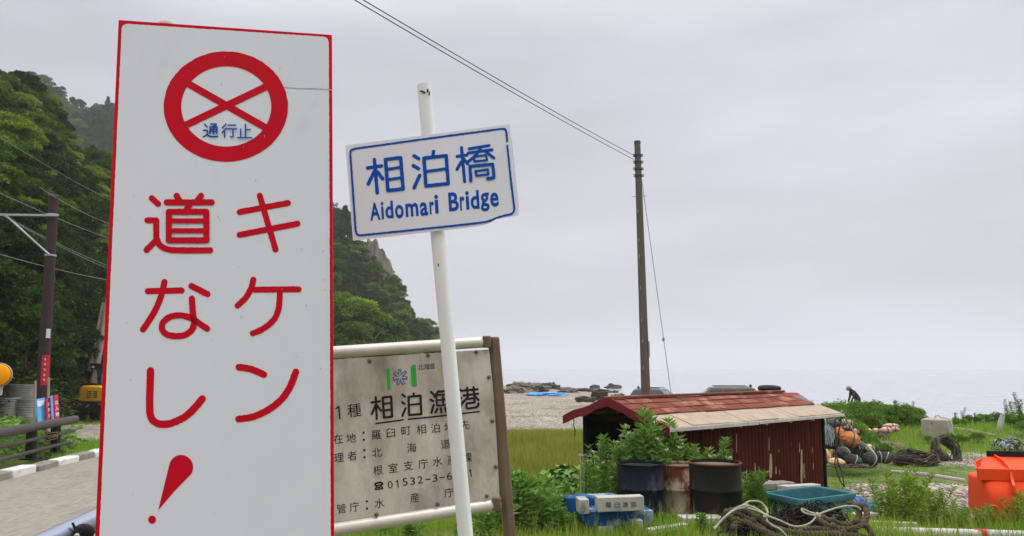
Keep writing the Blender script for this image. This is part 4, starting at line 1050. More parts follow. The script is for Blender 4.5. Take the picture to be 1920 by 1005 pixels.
bx('cab_window', .25, .82, 2.25, 1.06, .02, .85, 'glass_green', 0); bx('cab_window', -.34, 1.4, 2.25, .02, 1.06, .85, 'glass_dark', 0); bx('cab_window', .84, 1.4, 2.25, .02, 1.06, .85, 'glass_dark', 0)
bx('seat', .4, .72, 2.02, .42, .12, .5, 'board_blue', .05); bx('work_light', -.22, .66, 2.60, .1, .06, .1, 'board_white', .01); bx('work_light', .7, .66, 2.60, .1, .06, .1, 'board_white', .01)
for sx in (-.28, .68): bx('tail_light', sx, -.22, .86, .16, .04, .08, 'banner_red', .01)
for sx in (-.52, .9):
    for sy in (.25, 1.9):
        wc = Vector((gx + sx, yy + sy, g0 + .5))
        wh = MB().lathe([(.28, -.17), (.44, -.18), (.50, -.12), (.51, 0), (.50, .12), (.44, .18), (.28, .17)], 26, wc, roty(rad(90))).build('wheel', M['rubber'], t)
        MB().lathe([(.0, -.15), (.27, -.15), (.27, .15), (0, .15)], 20, wc, roty(rad(90)), cap=False).build('rim', M['machine_yellow'], wh)
        tr_ = MB()
        for k in range(16):
            an = 2 * math.pi * k / 16
            tr_.box(wc + Vector((0, math.cos(an) * .51, math.sin(an) * .51)), (.32, .06, .05), rotx(an + math.pi / 2))
        tr_.build('tyre_tread', M['rubber'], wh)
bx('mudguard', -.5, .15, 1.12, .36, .6, .05, 'machine_yellow', .02)

# ------------------------------------------------------------------ the rusty shed
AX = Vector((.75, .66, 0)).normalized(); PX_ = Vector((.66, -.75, 0)).normalized()
R0 = P(1140, 748, 11.2); WR, WL, LEN = 1.05, .86, 4.82
DROP = .335
def sh(l, w_, z): return Vector((R0.x, R0.y, 0)) + AX * l + PX_ * w_ + Vector((0, 0, z))
zr = R0.z
slope = DROP / WR
g_ = gz(R0.x, R0.y)
t = thing('shed', (R0.x, R0.y, g_), 'low fishing shed with rusty red tin roof and rusted corrugated walls', 'shed')
# roof sheets: right slope in three tin courses and a bare board strip, left slope plain
zf = lambda w_: zr - slope * abs(w_)
RM = Matrix((AX, PX_, Vector((0, 0, 1)))).transposed()
def slab(l0, l1, w0, w1, th, lift, jag=0, rng=random.Random(2)):
    mb = MB(); s0 = [sh(l0, w0, zf(w0) + lift), sh(l1, w0, zf(w0) + lift), sh(l1 + jag, w1, zf(w1) + lift), sh(l0 - jag, w1, zf(w1) + lift)]
    return mb.prism(s0, (0, 0, -th))
ri = slab(0, LEN - .05, .02, .62, .02, .0).build('roof', M['roof_rust'], t)
rr = random.Random(9)
for c_ in range(3):
    w0, w1 = .02 + .2 * c_, .02 + .2 * (c_ + 1)
    mb = MB()
    mb.beam(sh(0, w1, zf(w1) + .006), sh(LEN - .1, w1, zf(w1) + .003), .014, .008); 
    l = rr.uniform(.2, .6)
    while l < LEN - .3:
        mb.beam(sh(l, w0, zf(w0) + .004), sh(l, w1, zf(w1) + .004), .010, .006); l += rr.uniform(.9, 1.5)
    mb.build('roof_seam', M['roof_rust'], ri)
MB().beam(sh(-.02, 0, zr + .018), sh(LEN - .05, 0, zr + .018), .13, .035).build('ridge_cap', M['roof_rust'], ri, bevel=.01)
for l_, w0, dl_, dw_ in ((.3, .05, .5, .15), (1.1, .24, .7, .16), (1.7, .43, .42, .15), (2.3, .06, .8, .14), (2.9, .26, .38, .15), (3.4, .44, .6, .14), (3.9, .1, .45, .1), (.6, .44, .33, .14), (4.1, .3, .3, .12)):
    a_ = rr.uniform(-.02, .02); lf = rr.uniform(.004, .009)
    MB().prism([sh(l_, w0, zf(w0) + lf), sh(l_ + dl_, w0 + a_, zf(w0 + a_) + lf), sh(l_ + dl_ + .02, w0 + dw_, zf(w0 + dw_) + lf + .004), sh(l_ - .01, w0 + dw_ - a_, zf(w0 + dw_ - a_) + lf)], (0, 0, -.003)).build('roof_sheet', M['roof_pale'], ri)
l = .0; mb = MB()
while l < LEN + .1:
    dl = rr.uniform(.38, .62); j = rr.uniform(-.02, .03); l2 = min(l + dl, LEN + .12)
    w0, w1 = .60 + rr.uniform(-.015, .02), 1.03 + rr.uniform(-.01, .02); lf = -.012 + rr.uniform(-.003, .006)
    mb.prism([sh(l + .004, w0, zf(w0) + lf), sh(l2 - .004, w0, zf(w0) + lf + .002), sh(l2 - .004, w1, zf(w1) + lf), sh(l + .004, w1, zf(w1) + lf)], (0, 0, -.018)); l = l2
mb.build('eave_boards', M['roof_tan'], t)
MB().beam(sh(0.0, 1.045, zf(1.045) - .045), sh(2.2, 1.045, zf(1.045) - .05), .03, .055).build('fascia', M['wood_white'], t, bevel=.004)
MB().beam(sh(2.22, 1.05, zf(1.05) - .045), sh(LEN + .12, 1.05, zf(1.05) - .038), .03, .045).build('fascia', M['wood_white'], t, bevel=.004)
slab(0, LEN - .05, -.02, -WL, .025, 0).build('roof', M['roof_rust'], t)
for k in range(7):
    l = .35 + k * .72; MB().beam(sh(l, .72, zf(.72) - .075), sh(l, 1.02, zf(1.02) - .075), .05, .065).build('rafter_end', M['wood_white'], t, bevel=.004)
for sg, W_ in ((1, WR + .03), (-1, WL + .03)):
    n_ = 8; pts = []; bz = .125
    top = [sh(-.03, sg * W_ * k / n_, zf(W_ * k / n_) + .02 + .012 * math.sin(k * 1.3)) for k in range(n_ + 1)]
    botm = [p - Vector((0, 0, bz + .006 * math.sin(i * 2.1))) for i, p in enumerate(top)]
    MB().prism(top + botm[::-1], AX * .03).build('bargeboard', M['red_trim'], t, bevel=.004)
# walls
WI, LI0, LI1 = .76, .22, LEN - .12
def corr_wall(nm, a, b, z0, z1, nrm, mat, pitch=.10, amp=.024):
    L_ = (b - a).length; n = int(L_ / pitch) * 6; vs = []
    for k in range(n + 1):
        p = a.lerp(b, k / n) + nrm * (amp * (math.sin(2 * math.pi * k / 6)))
        vs += [Vector((p.x, p.y, z0)), Vector((p.x, p.y, z1))]
    mb = MB(); mb.add(vs, [(2 * k, 2 * k + 2, 2 * k + 3, 2 * k + 1) for k in range(n)]); return mb.build(nm, mat, t, smooth=60)
corr_wall('side_wall', sh(LI0, WI, 0), sh(LI1, WI, 0), g_ - .15, zf(WI) - .03, PX_, M['wall_rust'])
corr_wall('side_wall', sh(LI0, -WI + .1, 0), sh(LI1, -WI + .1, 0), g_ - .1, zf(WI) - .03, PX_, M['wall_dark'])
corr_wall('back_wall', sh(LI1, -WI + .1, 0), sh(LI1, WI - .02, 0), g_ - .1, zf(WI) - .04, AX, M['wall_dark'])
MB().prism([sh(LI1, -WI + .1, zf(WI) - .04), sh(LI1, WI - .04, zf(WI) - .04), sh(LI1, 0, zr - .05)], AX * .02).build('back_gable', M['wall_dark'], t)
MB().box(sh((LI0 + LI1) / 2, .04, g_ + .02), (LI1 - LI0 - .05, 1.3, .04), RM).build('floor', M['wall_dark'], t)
pw_ = Plane(sh(0, WI + .026, 0), sh(1, WI + .026, 0), sh(0, WI + .026, 1))
for x, y0, y1, wd_ in ((1445, 850, 897, 6), (1442, 818, 846, 1.6), (1503, 842, 907, 4.5), (1499, 830, 850, 1.5), (1416, 868, 905, 3), (1424, 882, 906, 3), (1433, 880, 905, 3.5), (1455, 874, 890, 2.4), (1462, 880, 886, 2), (1525, 868, 880, 2), (1523, 838, 846, 1.4), (1381, 812, 850, 1.6), (1400, 880, 900, 3), (1508, 868, 874, 2)):
    k_ = rr.uniform(-1, 1); MB().add([pw_.at(px_, py_, 0) for px_, py_ in ((x - wd_ * .25, y0), (x + wd_ * .3, y0 + 2), (x + wd_ * .5 + k_ * .3, (y0 + y1) / 2 + 6), (x + wd_ * .35, y1 - 2), (x, y1), (x - wd_ * .4, y1 - 4), (x - wd_ * .5, (y0 + y1) / 2 + 8))], [tuple(range(7))]).build('bare_patch', M['bare_wood'], t, smooth=0)
for w_ in (WI - .03, -WI + .12):
    MB().box(sh(LI0, w_, (g_ + zf(WI)) / 2 - .02), (.07, .07, zf(WI) - g_ - .02), RM).build('corner_post', M['wall_dark'], t)
MB().box(sh(LI1 + .02, WI, (g_ + zf(WI)) / 2 - .04), (.05, .06, zf(WI) - g_ - .02), RM).build('corner_post', M['wall_dark'], t)
MB().box(sh(LI0 + .05, .04, zf(WI) - .05), (.06, 1.4, .09), RM).build('tie_beam', M['wall_dark'], t)
mb = MB()
for k in range(16):
    w_ = -.64 + k * .088
    mb.box(sh(LI0 + .12 + .03 * (k % 2), w_, (g_ + zf(w_)) / 2 + .02), (.02, .078, zf(w_) - g_ - .05), RM)
pass
# white slatted racks stacked against the open gable
for i, (w_, z0, h_, nn_, lb) in enumerate(((-.50, g_ + .05, .78, 7, 'white slatted rack standing at the left corner of the shed gable'), (-.10, g_ + .30, .72, 6, 'white slatted rack in the middle of the shed gable'), (.28, g_ + .75, .42, 4, 'white slatted rack hung high under the shed gable'))):
    rkk = MB(); wd = .42 if i < 2 else .28; lpos = LI0 - .06 - .03 * i
    for k in range(nn_): rkk.beam(sh(lpos, w_ - wd / 2 + wd * k / (nn_ - 1), z0), sh(lpos + .01, w_ - wd / 2 + wd * k / (nn_ - 1), z0 + h_), .014, .014, up=AX)
    for zz in (.02, h_ - .02): rkk.beam(sh(lpos - .012, w_ - wd / 2 - .02, z0 + zz), sh(lpos - .012, w_ + wd / 2 + .02, z0 + zz), .016, .018)
    o = rkk.build('slatted_rack', M['slat_white'], loc=sh(lpos, w_, z0)); tag(o, lb, 'rack', 'racks at the shed gable')
hk = MB().tube([sh(-.02, -.66, zf(.66) - .10), sh(-.03, -.655, zf(.66) - .2), sh(-.03, -.63, zf(.66) - .27), sh(-.03, -.64, zf(.66) - .36)], .008, 5).build('cord', M['cable'], loc=sh(0, -.66, 0)); tag(hk, 'short dark cord hanging under the left eave of the shed', 'cord')
cr_ = [sh(LEN + .1, 1.02, zf(1.0) - .05), sh(LEN - .05, .98, .8), sh(LEN - .1, .95, .45), sh(LEN - .05, 1.0, .2), sh(LEN, 1.05, .08), sh(LEN + .05, 1.0, .3), sh(LEN + .02, .92, .6), sh(LEN + .1, .9, zf(1.0) - .08)]
hk = MB().tube([tuple(p) for p in cr_], .012, 6).build('hanging_rope', M['rope_dark'], loc=sh(LEN, 1, 0)); tag(hk, 'dark rope looped down from the far corner of the shed', 'rope')

# ------------------------------------------------------------------ oil drums
def drum(cx, D_, ytop, mat, label, lid=None, ztop=None):
    c = P(cx, ytop, D_); h, r = .88, .287; z0 = c.z - h
    o = thing('oil_drum', (c.x, c.y, z0), label, 'drum', 'oil drums in front of the shed')
    prof = [(r - .006, 0), (r + .006, .004), (r + .006, .022), (r, .028)]
    for zc in (.295, .59): prof += [(r, zc - .03), (r + .014, zc - .012), (r + .017, zc), (r + .014, zc + .012), (r, zc + .03)]
    prof += [(r, h - .02), (r + .008, h - .014), (r + .010, h), (r - .012, h + .002), (r - .016, h - .02)]
    b_ = MB().lathe(prof, 48, (c.x, c.y, z0), cap=False).build('barrel', M[mat], o, smooth=40)
    MB().lathe([(r - .014, h - .03), (.1, h - .024), (0, h - .022)], 40, (c.x, c.y, z0), cap=False).build('lid', M[lid or 'drum_lid'], o)
    MB().lathe([(r + .004, h - .016), (r + .013, h - .012), (r + .013, h + .003), (r + .004, h + .004)], 48, (c.x, c.y, z0), cap=False).build('rim', M['rust' if mat != 'drum_black' else 'drum_black'], o)
    return o, c, z0, r
drum(1201, 9.66, 868, 'drum_black', 'glossy blue-black oil drum, leftmost of three, beside the blue timbers', 'drum_dark')
o2, c2, z2, r2 = drum(1272, 9.98, 869, 'drum_rusty', 'cream and rust oil drum with a blue paint patch between two dark drums')
drum(1340, 8.98, 866, 'drum_dark', 'matt dark oil drum with a rusty rim, rightmost of three, with weeds beside it')
mb = MB(); vs = []; az = math.atan2(-c2.y, -c2.x)
for (u, z) in ((-.02, .27), (.11, .25), (.17, .18), (.13, .02), (-.01, .02)):
    a = az + .18 + u * 2.4; vs.append(Vector((c2.x + math.cos(a) * (r2 + .012), c2.y + math.sin(a) * (r2 + .012), z2 + z + .08)))
cen = sum(vs, Vector()) / 5; cen += (cen - Vector((c2.x, c2.y, cen.z))).normalized() * .012
mb.add(vs + [cen], [(i, (i + 1) % 5, 5) for i in range(5)]); mb.build('paint_patch', M['blue_patch'], o2)

# ------------------------------------------------------------------ blue timber crates, planks, slab
def timber(nm, x0, y0, x1, y1, D0_, D1_, hpx, th, mat, label, group='blue painted timber blocks'):
    a = P(x0, (y0 + hpx / 2), D0_); b = P(x1, y1 + hpx / 2, D1_); h = hpx / F * (D0_ + D1_) / 2
    d = (b - a); up_ = Vector((0, 0, 1)); n = d.cross(up_).normalized()
    if n.y < 0: n = -n
    o = MB().beam(a + n * th / 2, b + n * th / 2, th, h).build(nm, M[mat], loc=(a + b) / 2, bevel=.008); tag(o, label, 'timber block', group); return o, n
timber('timber_block', 1066, 935, 1166, 930, 8.45, 8.75, 28, .22, 'blue_paint', 'blue painted timber, upper one at the back of the stack')
timber('timber_block', 1098, 961, 1225, 958, 8.1, 8.18, 26, .30, 'blue_paint', 'worn blue timber lying under the white lettered block')
timber('timber_block', 1087, 938, 1105, 937, 8.04, 8.05, 26, .22, 'wood_block', 'short pale timber end with a dark knot, left of the lettered block')
lb_, n_ = timber('timber_block', 1121, 934, 1208, 931, 8.0, 8.06, 26, .14, 'wood_block', 'whitewashed timber block with black Japanese lettering on top of the blue timber')
timber('timber_block', 1185, 977, 1206, 976, 8.06, 8.07, 26, .2, 'wood_block', 'pale timber foot under the right end of the blue timber')
timber('timber_block', 1122, 988, 1150, 988, 8.1, 8.1, 18, .2, 'concrete_pale', 'pale timber foot deep in grass under the left end of the blue timber')
pb_ = Plane(P(1121, 934, 7.998), P(1208, 931, 8.058), P(1121, 960, 7.998)); mb = MB()
for ch, x, y in (('羅', 1141, 947), ('臼', 1157, 946.5), ('漁', 1172.5, 946), ('協', 1188, 945.5)):
    mb = MB(); letter(pb_, mb, ch, x, y, 10.5, .004, (1, -.03), (0, 1), .0); mb.build('lettering', M['sign_black'], lb_, smooth=0)
pk = P(1094, 951, 8.03); MB().sphere(pk + Vector((0, -.004, 0)), (.022, .004, .05), 10, 6).build('knot', M['plank'], lb_ if False else bpy.data.objects['timber_block.002'])
def board(nm, p, q, wx, wz, mat, label, cat, group=None, bev=.008):
    o = MB().beam(p, q, wx, wz).build(nm, M[mat], loc=(p + q) / 2, bevel=bev); return tag(o, label, cat, group)
def lying(x0, y0, x1, y1, up=.04):
    a = G(x0, y0); b = G(x1, y1); a.z += up; b.z += up; return a, b
a, b = P(1275, 974, 8.55), P(1352, 974, 8.6); board('concrete_slab', a, b, .22, .07, 'concrete_pale', 'pale concrete slab lying in the grass before the dark drums', 'slab')
a, b = P(1216, 996, 8.0), P(1285, 985, 8.35); board('plank', a, b, .09, .05, 'wood_white', 'short pale plank in the grass left of the rope heap', 'plank', 'planks in the grass')
a, b = P(1418, 912, 11.2), P(1478, 908, 11.6); board('plank', a, b, .22, .09, 'plank', 'grey weathered plank behind the teal tub, left end', 'plank', 'planks behind the tub')
a, b = P(1440, 904, 11.7), P(1530, 917, 11.5); board('plank', a, b, .10, .05, 'wood_white', 'pale thin plank slanting behind the teal tub', 'plank', 'planks behind the tub')
a, b = P(1466, 916, 11.2), P(1530, 912, 11.8); board('plank', a, b, .16, .08, 'driftwood', 'short grey plank lying at the foot of the rusted wall', 'plank', 'planks behind the tub')
a, b = P(1672, 884, 14.0), P(1810, 901, 12.9); o = MB().tube([a, a.lerp(b, .5) + Vector((0, 0, .02)), b], [.028, .034, .03], 8).build('driftwood_pole', M['driftwood'], loc=a); tag(o, 'grey driftwood pole lying across the gravel left of the orange bucket', 'driftwood')
a, b = P(1635, 996, 8.35), P(1800, 1001, 8.1); c_ = P(1930, 1005, 7.95)
o = MB().tube([a, b, c_], .05, 16).build('pipe', M['pipe_white'], loc=a); tag(o, 'long white pipe with a red band lying in the grass at lower right', 'pipe')
MB().tube([P(1822, 1001.6, 8.08), P(1850, 1002.4, 8.04)], .0515, 16).build('red_band', M['banner_red'], o)
a, b = P(1560, 978, 8.75), P(1720, 984, 8.6); o = board('plank', a, b, .07, .05, 'wood_white', 'thin white plank in the grass just behind the long white pipe', 'plank', 'planks in the grass')
a, b = P(1590, 966, 8.9), P(1640, 964, 9.0); board('plank', a, b, .12, .04, 'wood_white', 'short white plank right of the rope heap near the blue rag', 'plank', 'planks in the grass')

# ------------------------------------------------------------------ teal fish tub
Fc, Lc, Rc = P(1502, 938, 9.8), P(1426, 921, 10.45), P(1610, 924, 10.35); zt = .42
for q in (Fc, Lc, Rc): q.z = Fc.z
Bc = Lc + Rc - Fc; cen = (Fc + Bc) / 2; g1_ = gz(cen.x, cen.y)
t = thing('fish_tub', (cen.x, cen.y, g1_), 'teal plastic fish tub with a thick rim beside the shed wall', 'tub')
def ring(k, z, r_=.09, n=5):
    q = [cen + (p - cen) * k for p in (Fc, Rc, Bc, Lc)]; o = []
    for i in range(4):
        p = q[i]; a = p + (q[i - 1] - p).normalized() * r_; b = p + (q[(i + 1) % 4] - p).normalized() * r_
        for j in range(n + 1):
            u = j / n; v = a * (1 - u) ** 2 + p * 2 * u * (1 - u) + b * u * u; o.append(Vector((v.x, v.y, z)))
    return o
def loft(rings, close_a=False, close_b=False):
    mb = MB(); n = len(rings[0]); vs = [p for r_ in rings for p in r_]
    fs = [(i * n + k, i * n + (k + 1) % n, (i + 1) * n + (k + 1) % n, (i + 1) * n + k) for i in range(len(rings) - 1) for k in range(n)]
    if close_a: fs.append(tuple(range(n)))
    if close_b: fs.append(tuple((len(rings) - 1) * n + k for k in range(n)))
    return mb.add(vs, fs)
zR = Fc.z
loft([ring(.84, g1_ - .02), ring(.93, zR - .07), ring(.93, zR - .02), ring(.885, zR - .02), ring(.80, g1_ + .06)], True, True).build('tub_body', M['tub_teal'], t, smooth=40)
loft([ring(.90, zR - .075), ring(.995, zR - .075), ring(1.0, zR - .065), ring(1.0, zR - .008), ring(.99, zR), ring(.90, zR), ring(.885, zR - .01), ring(.885, zR - .05)]).build('rim', M['tub_teal'], t, smooth=50)

# ------------------------------------------------------------------ ropes and nets
def coil_path(c, R_, loops, rng, rz=.12, jit=.16, tilt=(0, 0), n=26, oval=1.0, rot=0):
    p = []; N_ = int(loops * n); Mt = rotx(tilt[0]) @ roty(tilt[1]); R1 = R_; ox = oy = 0
    for k in range(N_):
        if k % n == 0: R1n = R_ * rng.uniform(1 - jit * 1.6, 1 + jit * .5); oxn, oyn = rng.uniform(-.08, .08) * R_, rng.uniform(-.08, .08) * R_; zc = rz * (k / N_) * 2 * rng.uniform(.7, 1.2)
        R1 += (R1n - R1) * .12; ox += (oxn - ox) * .1; oy += (oyn - oy) * .1
        a = 2 * math.pi * k / n + rot
        v = Vector((math.cos(a) * R1 + ox, (math.sin(a) * R1 + oy) * oval, zc * .6 + .03 * math.sin(a * 3 + k * .02) + .02 * math.sin(a * 5)))
        p.append(c + Mt @ v)
    return p
def strand_rope(mb, path, r, twist=10.0):
    """three-strand laid rope"""
    path = [Vector(p) for p in path]; acc = 0; frames = []; prev = None
    for i, p in enumerate(path):
        d = (path[min(i + 1, len(path) - 1)] - path[max(i - 1, 0)]).normalized()
        u = d.cross(Vector((0, 0, 1))) if prev is None else prev - d * prev.dot(d)
        if u.length < .05: u = d.cross(Vector((1, 0, 0)))
        u.normalize(); prev = u; frames.append((p, u, d.cross(u), acc))
        if i + 1 < len(path): acc += (path[i + 1] - p).length
    for s_ in range(3):
        pts = []
        for p, u, v, ln_ in frames:
            a = ln_ * twist / (r * 10) * 12.5 + s_ * 2.0944; pts.append(p + (u * math.cos(a) + v * math.sin(a)) * r * .52)
        mb.tube(pts, r * .58, 6)
    return mb
def resample(pts, step):
    o = [Vector(pts[0])]
    for a, b in zip(pts[:-1], pts[1:]):
        a = Vector(a); b = Vector(b); n = max(1, int((b - a).length / step)); o += [a.lerp(b, (k + 1) / n) for k in range(n)]
    return o
def catmull3(pts, n=6):
    p = [Vector(q) for q in ([pts[0]] + list(pts) + [pts[-1]])]; o = []
    for i in range(1, len(p) - 2):
        for k in range(n):
            t = k / n; o.append(.5 * ((2 * p[i]) + (p[i + 1] - p[i - 1]) * t + (2 * p[i - 1] - 5 * p[i] + 4 * p[i + 1] - p[i + 2]) * t * t + (3 * p[i] - p[i - 1] - 3 * p[i + 1] + p[i + 2]) * t ** 3))
    return o + [p[-2]]
def tangle(c, size, n, r, rng, seg=7, sides=4):
    mb = MB(); c = Vector(c)
    for _ in range(n):
        p = []
        a = rng.uniform(0, 6.28); b = rng.uniform(.05, 1.25); rr_ = rng.uniform(.5, 1.0)
        for k in range(seg):
            p.append(c + Vector((math.cos(a) * math.cos(b) * size[0] * rr_, math.sin(a) * math.cos(b) * size[1] * rr_, math.sin(b) * size[2] * rr_)))
            a += rng.uniform(-.35, .35); b = min(1.5, max(.0, b + rng.uniform(-.25, .25))); rr_ = min(1.05, max(.45, rr_ + rng.uniform(-.1, .1)))
        mb.tube(catmull3(p, 4), r, sides, caps=False)
    return mb
rg = random.Random(21)
Hc = P(1488, 1008, 7.75); Hc.z = gz(Hc.x, Hc.y)
t = MB()
# dark net under and between the ropes
o = tangle(Hc + Vector((.28, .30, -.02)), (.46, .30, .40), 210, .0075, rg).build('fishing_net', M['net_black'], loc=Hc + Vector((.28, .3, 0))); tag(o, 'dark heap of fishing net rising at the right of the rope pile by the tub', 'fishing net')
o = tangle(Hc + Vector((-.22, .12, -.04)), (.50, .30, .30), 220, .0075, rg).build('fishing_net', M['net_black'], loc=Hc + Vector((-.2, .1, 0))); tag(o, 'dark flat fishing net under the thick ropes at the left of the rope pile', 'fishing net')
rp = thing('thick_rope', Hc, 'thick brown laid rope piled in loose loops with a pale rope tied over it', 'rope')
def fp(x, y, dd=7.7): return P(x, y, dd)
paths = [
    [(1352, 985, 7.62), (1362, 962, 7.62), (1390, 956, 7.6), (1420, 972, 7.55), (1455, 990, 7.5), (1500, 1000, 7.46), (1550, 1001, 7.46), (1600, 1004, 7.48), (1640, 1012, 7.5)],
    [(1358, 1000, 7.55), (1366, 972, 7.56), (1380, 962, 7.6), (1410, 978, 7.52), (1440, 998, 7.46), (1480, 1012, 7.42), (1540, 1016, 7.4)],
    [(1372, 1014, 7.48), (1374, 990, 7.5), (1395, 978, 7.5), (1430, 996, 7.42), (1460, 1012, 7.38)],
    [(1470, 1006, 7.5), (1500, 993, 7.52), (1540, 992, 7.52), (1580, 1000, 7.5), (1620, 1010, 7.46)],
    [(1535, 966, 7.7), (1560, 978, 7.62), (1585, 984, 7.58), (1604, 979, 7.6), (1612, 962, 7.68), (1608, 950, 7.74), (1600, 948, 7.8)],
    [(1530, 972, 7.62), (1560, 988, 7.54), (1595, 992, 7.5), (1618, 982, 7.54), (1626, 964, 7.6), (1618, 950, 7.7), (1604, 944, 7.82), (1590, 944, 7.9)],
    [(1600, 992, 7.45), (1622, 985, 7.48), (1634, 1000, 7.45), (1640, 1015, 7.45)]]
for pth in paths:
    pts = catmull3([fp(*q) for q in pth], 10)
    strand_rope(MB(), resample(pts, .012), .027, 1.05).build('rope_strand', M['rope_brown'], rp)
for pth in paths[:6]:
    for q in pth[1:-1:2]:
        c_ = fp(*q) + Vector((0, -.02, .012)); MB().sphere(c_, (.038, .032, .034), 8, 6, rotz(rg.random())).build('seizing', M['rope_brown'], rp)
pr_ = thing('pale_rope', fp(1400, 955), 'pale thin rope knotted over the thick brown rope pile in the foreground', 'rope')
for pth in ([(1338, 990, 7.4), (1352, 978, 7.46), (1372, 958, 7.5), (1396, 947, 7.52), (1420, 955, 7.5), (1437, 966, 7.46), (1460, 975, 7.42), (1482, 985, 7.4), (1500, 987, 7.4), (1520, 980, 7.42), (1535, 965, 7.5), (1560, 955, 7.56), (1585, 949, 7.62), (1606, 950, 7.66), (1614, 956, 7.66)],
            [(1340, 992, 7.38), (1356, 972, 7.44), (1378, 956, 7.5), (1398, 952, 7.5), (1425, 960, 7.48), (1437, 968, 7.44), (1438, 976, 7.42), (1448, 985, 7.40), (1462, 992, 7.38), (1474, 1004, 7.36), (1480, 1014, 7.36)],
            [(1392, 948, 7.54), (1405, 940, 7.58), (1425, 941, 7.6), (1436, 952, 7.58), (1440, 962, 7.52)],
            [(1532, 964, 7.5), (1518, 960, 7.52), (1504, 954, 7.54), (1506, 960, 7.52), (1520, 965, 7.5), (1534, 967, 7.48)]):
    strand_rope(MB(), resample(catmull3([fp(*q) for q in pth], 8), .006), .0088, .95).build('rope_strand', M['rope_pale'], pr_)
for q in ((1398, 947, 7.5), (1436, 967, 7.44), (1534, 965, 7.48)):
    c_ = fp(*q)
    for k in range(3): MB().lathe([(.012 + .009 * math.cos(a_), .009 * math.sin(a_)) for a_ in [i * math.pi / 4 for i in range(9)]], 12, c_ + Vector((rg.uniform(-.01, .01), -.005, rg.uniform(-.006, .006))), rotx(rg.random() * 2) @ roty(rg.random() * 3), cap=False).build('knot', M['rope_pale'], pr_)
a = G(1622, 955); rag = rock_mesh('rag', M['rag_blue'], P(1618, 950, 9.6), (.13, .10, .08), rk, 'crumpled blue rag beside the right end of the teal tub', 'rag', sub=4, amp=.8, sharp=2.2)

def coil_thing(px, py, D_, R_, loops, r, mat, label, tilt=(0, 0), oval=1.0, rz=.2, twist=False, name='rope_coil', grp=None, rot=0):
    c = P(px, py, D_); c.z = max(c.z, gz(c.x, c.y) + .03)
    mb = MB().tube(coil_path(c, R_, loops, rg, rz, tilt=tilt, oval=oval, rot=rot), r, 6)
    o = mb.build(name, M[mat], loc=c); return tag(o, label, 'rope coil', grp)
coil_thing(1715, 866, 17.2, .46, 34, .0125, 'rope_dark', 'flat coil of dark rope on the gravel beside the black floats', (rad(8), 0), .8, .14)
coil_thing(1768, 848, 18.3, .34, 36, .0125, 'rope_dark', 'upright coil of dark rope leaning behind the flat coil', (rad(58), rad(22)), .95, .16)
o = tangle(G(1885, 845) + Vector((0, 0, -.05)), (.42, .35, .40), 90, .014, rg).build('net_heap', M['rope_teal'], loc=G(1885, 845)); tag(o, 'pale teal and black heap of rope and net behind the orange bucket', 'net heap')
MBn = tangle(G(1890, 846) + Vector((.02, .02, -.05)), (.46, .36, .40), 60, .014, rg).build('net', M['rope_dark'], o)

# ------------------------------------------------------------------ net floats piled beyond the shed
def float_(px, py, D_, rx, rz_, mat, label, tilt=0, lumps=.10, name='net_float', grp='fishing floats heaped behind the shed'):
    c = P(px, py, D_); a_, b_ = rx / F * D_, rz_ / F * D_
    bm = bmesh.new(); bmesh.ops.create_icosphere(bm, subdivisions=4, radius=1)
    off = Vector([rg.uniform(-30, 30) for _ in range(3)]); R3 = roty(rad(tilt)) @ rotz(rg.uniform(-.5, .5))
    for v in bm.verts:
        ax = v.co.x; ang = math.atan2(v.co.z, v.co.y)
        k = 1 + lumps * mnoise.noise(v.co * 1.6 + off) + .06 * math.sin(ang * 8 + off.x) * (abs(ax) ** 1.3) + .07 * mnoise.noise(v.co * 4 + off)
        pinch = 1 - .55 * max(0, abs(ax) - .5)
        co_ = Vector((ax * a_ * k, v.co.y * (a_ + b_) / 2 * .95 * k * pinch, v.co.z * b_ * k * pinch)); v.co = R3 @ co_
    me = bpy.data.meshes.new(name); bm.to_mesh(me); bm.free(); me.polygons.foreach_set('use_smooth', [True] * len(me.polygons))
    o = link_mesh(name, me, M[mat], None, c); tag(o, label, 'float', grp)
    mb = MB(); rrr = max(a_, b_)
    pts = [R3 @ Vector((.12 * a_, math.cos(q) * (a_ + b_) / 2 * 1.0, math.sin(q) * b_ * 1.04)) + c for q in [i * math.pi / 10 for i in range(21)]]
    mb.tube(pts, .010, 5); mb.build('cord', M['rope_teal' if mat == 'float_black' else 'rope_dark'], o)
    return o
FZ = lambda x, y: (1520 + x / 7.73, 760 + y / 7.73)
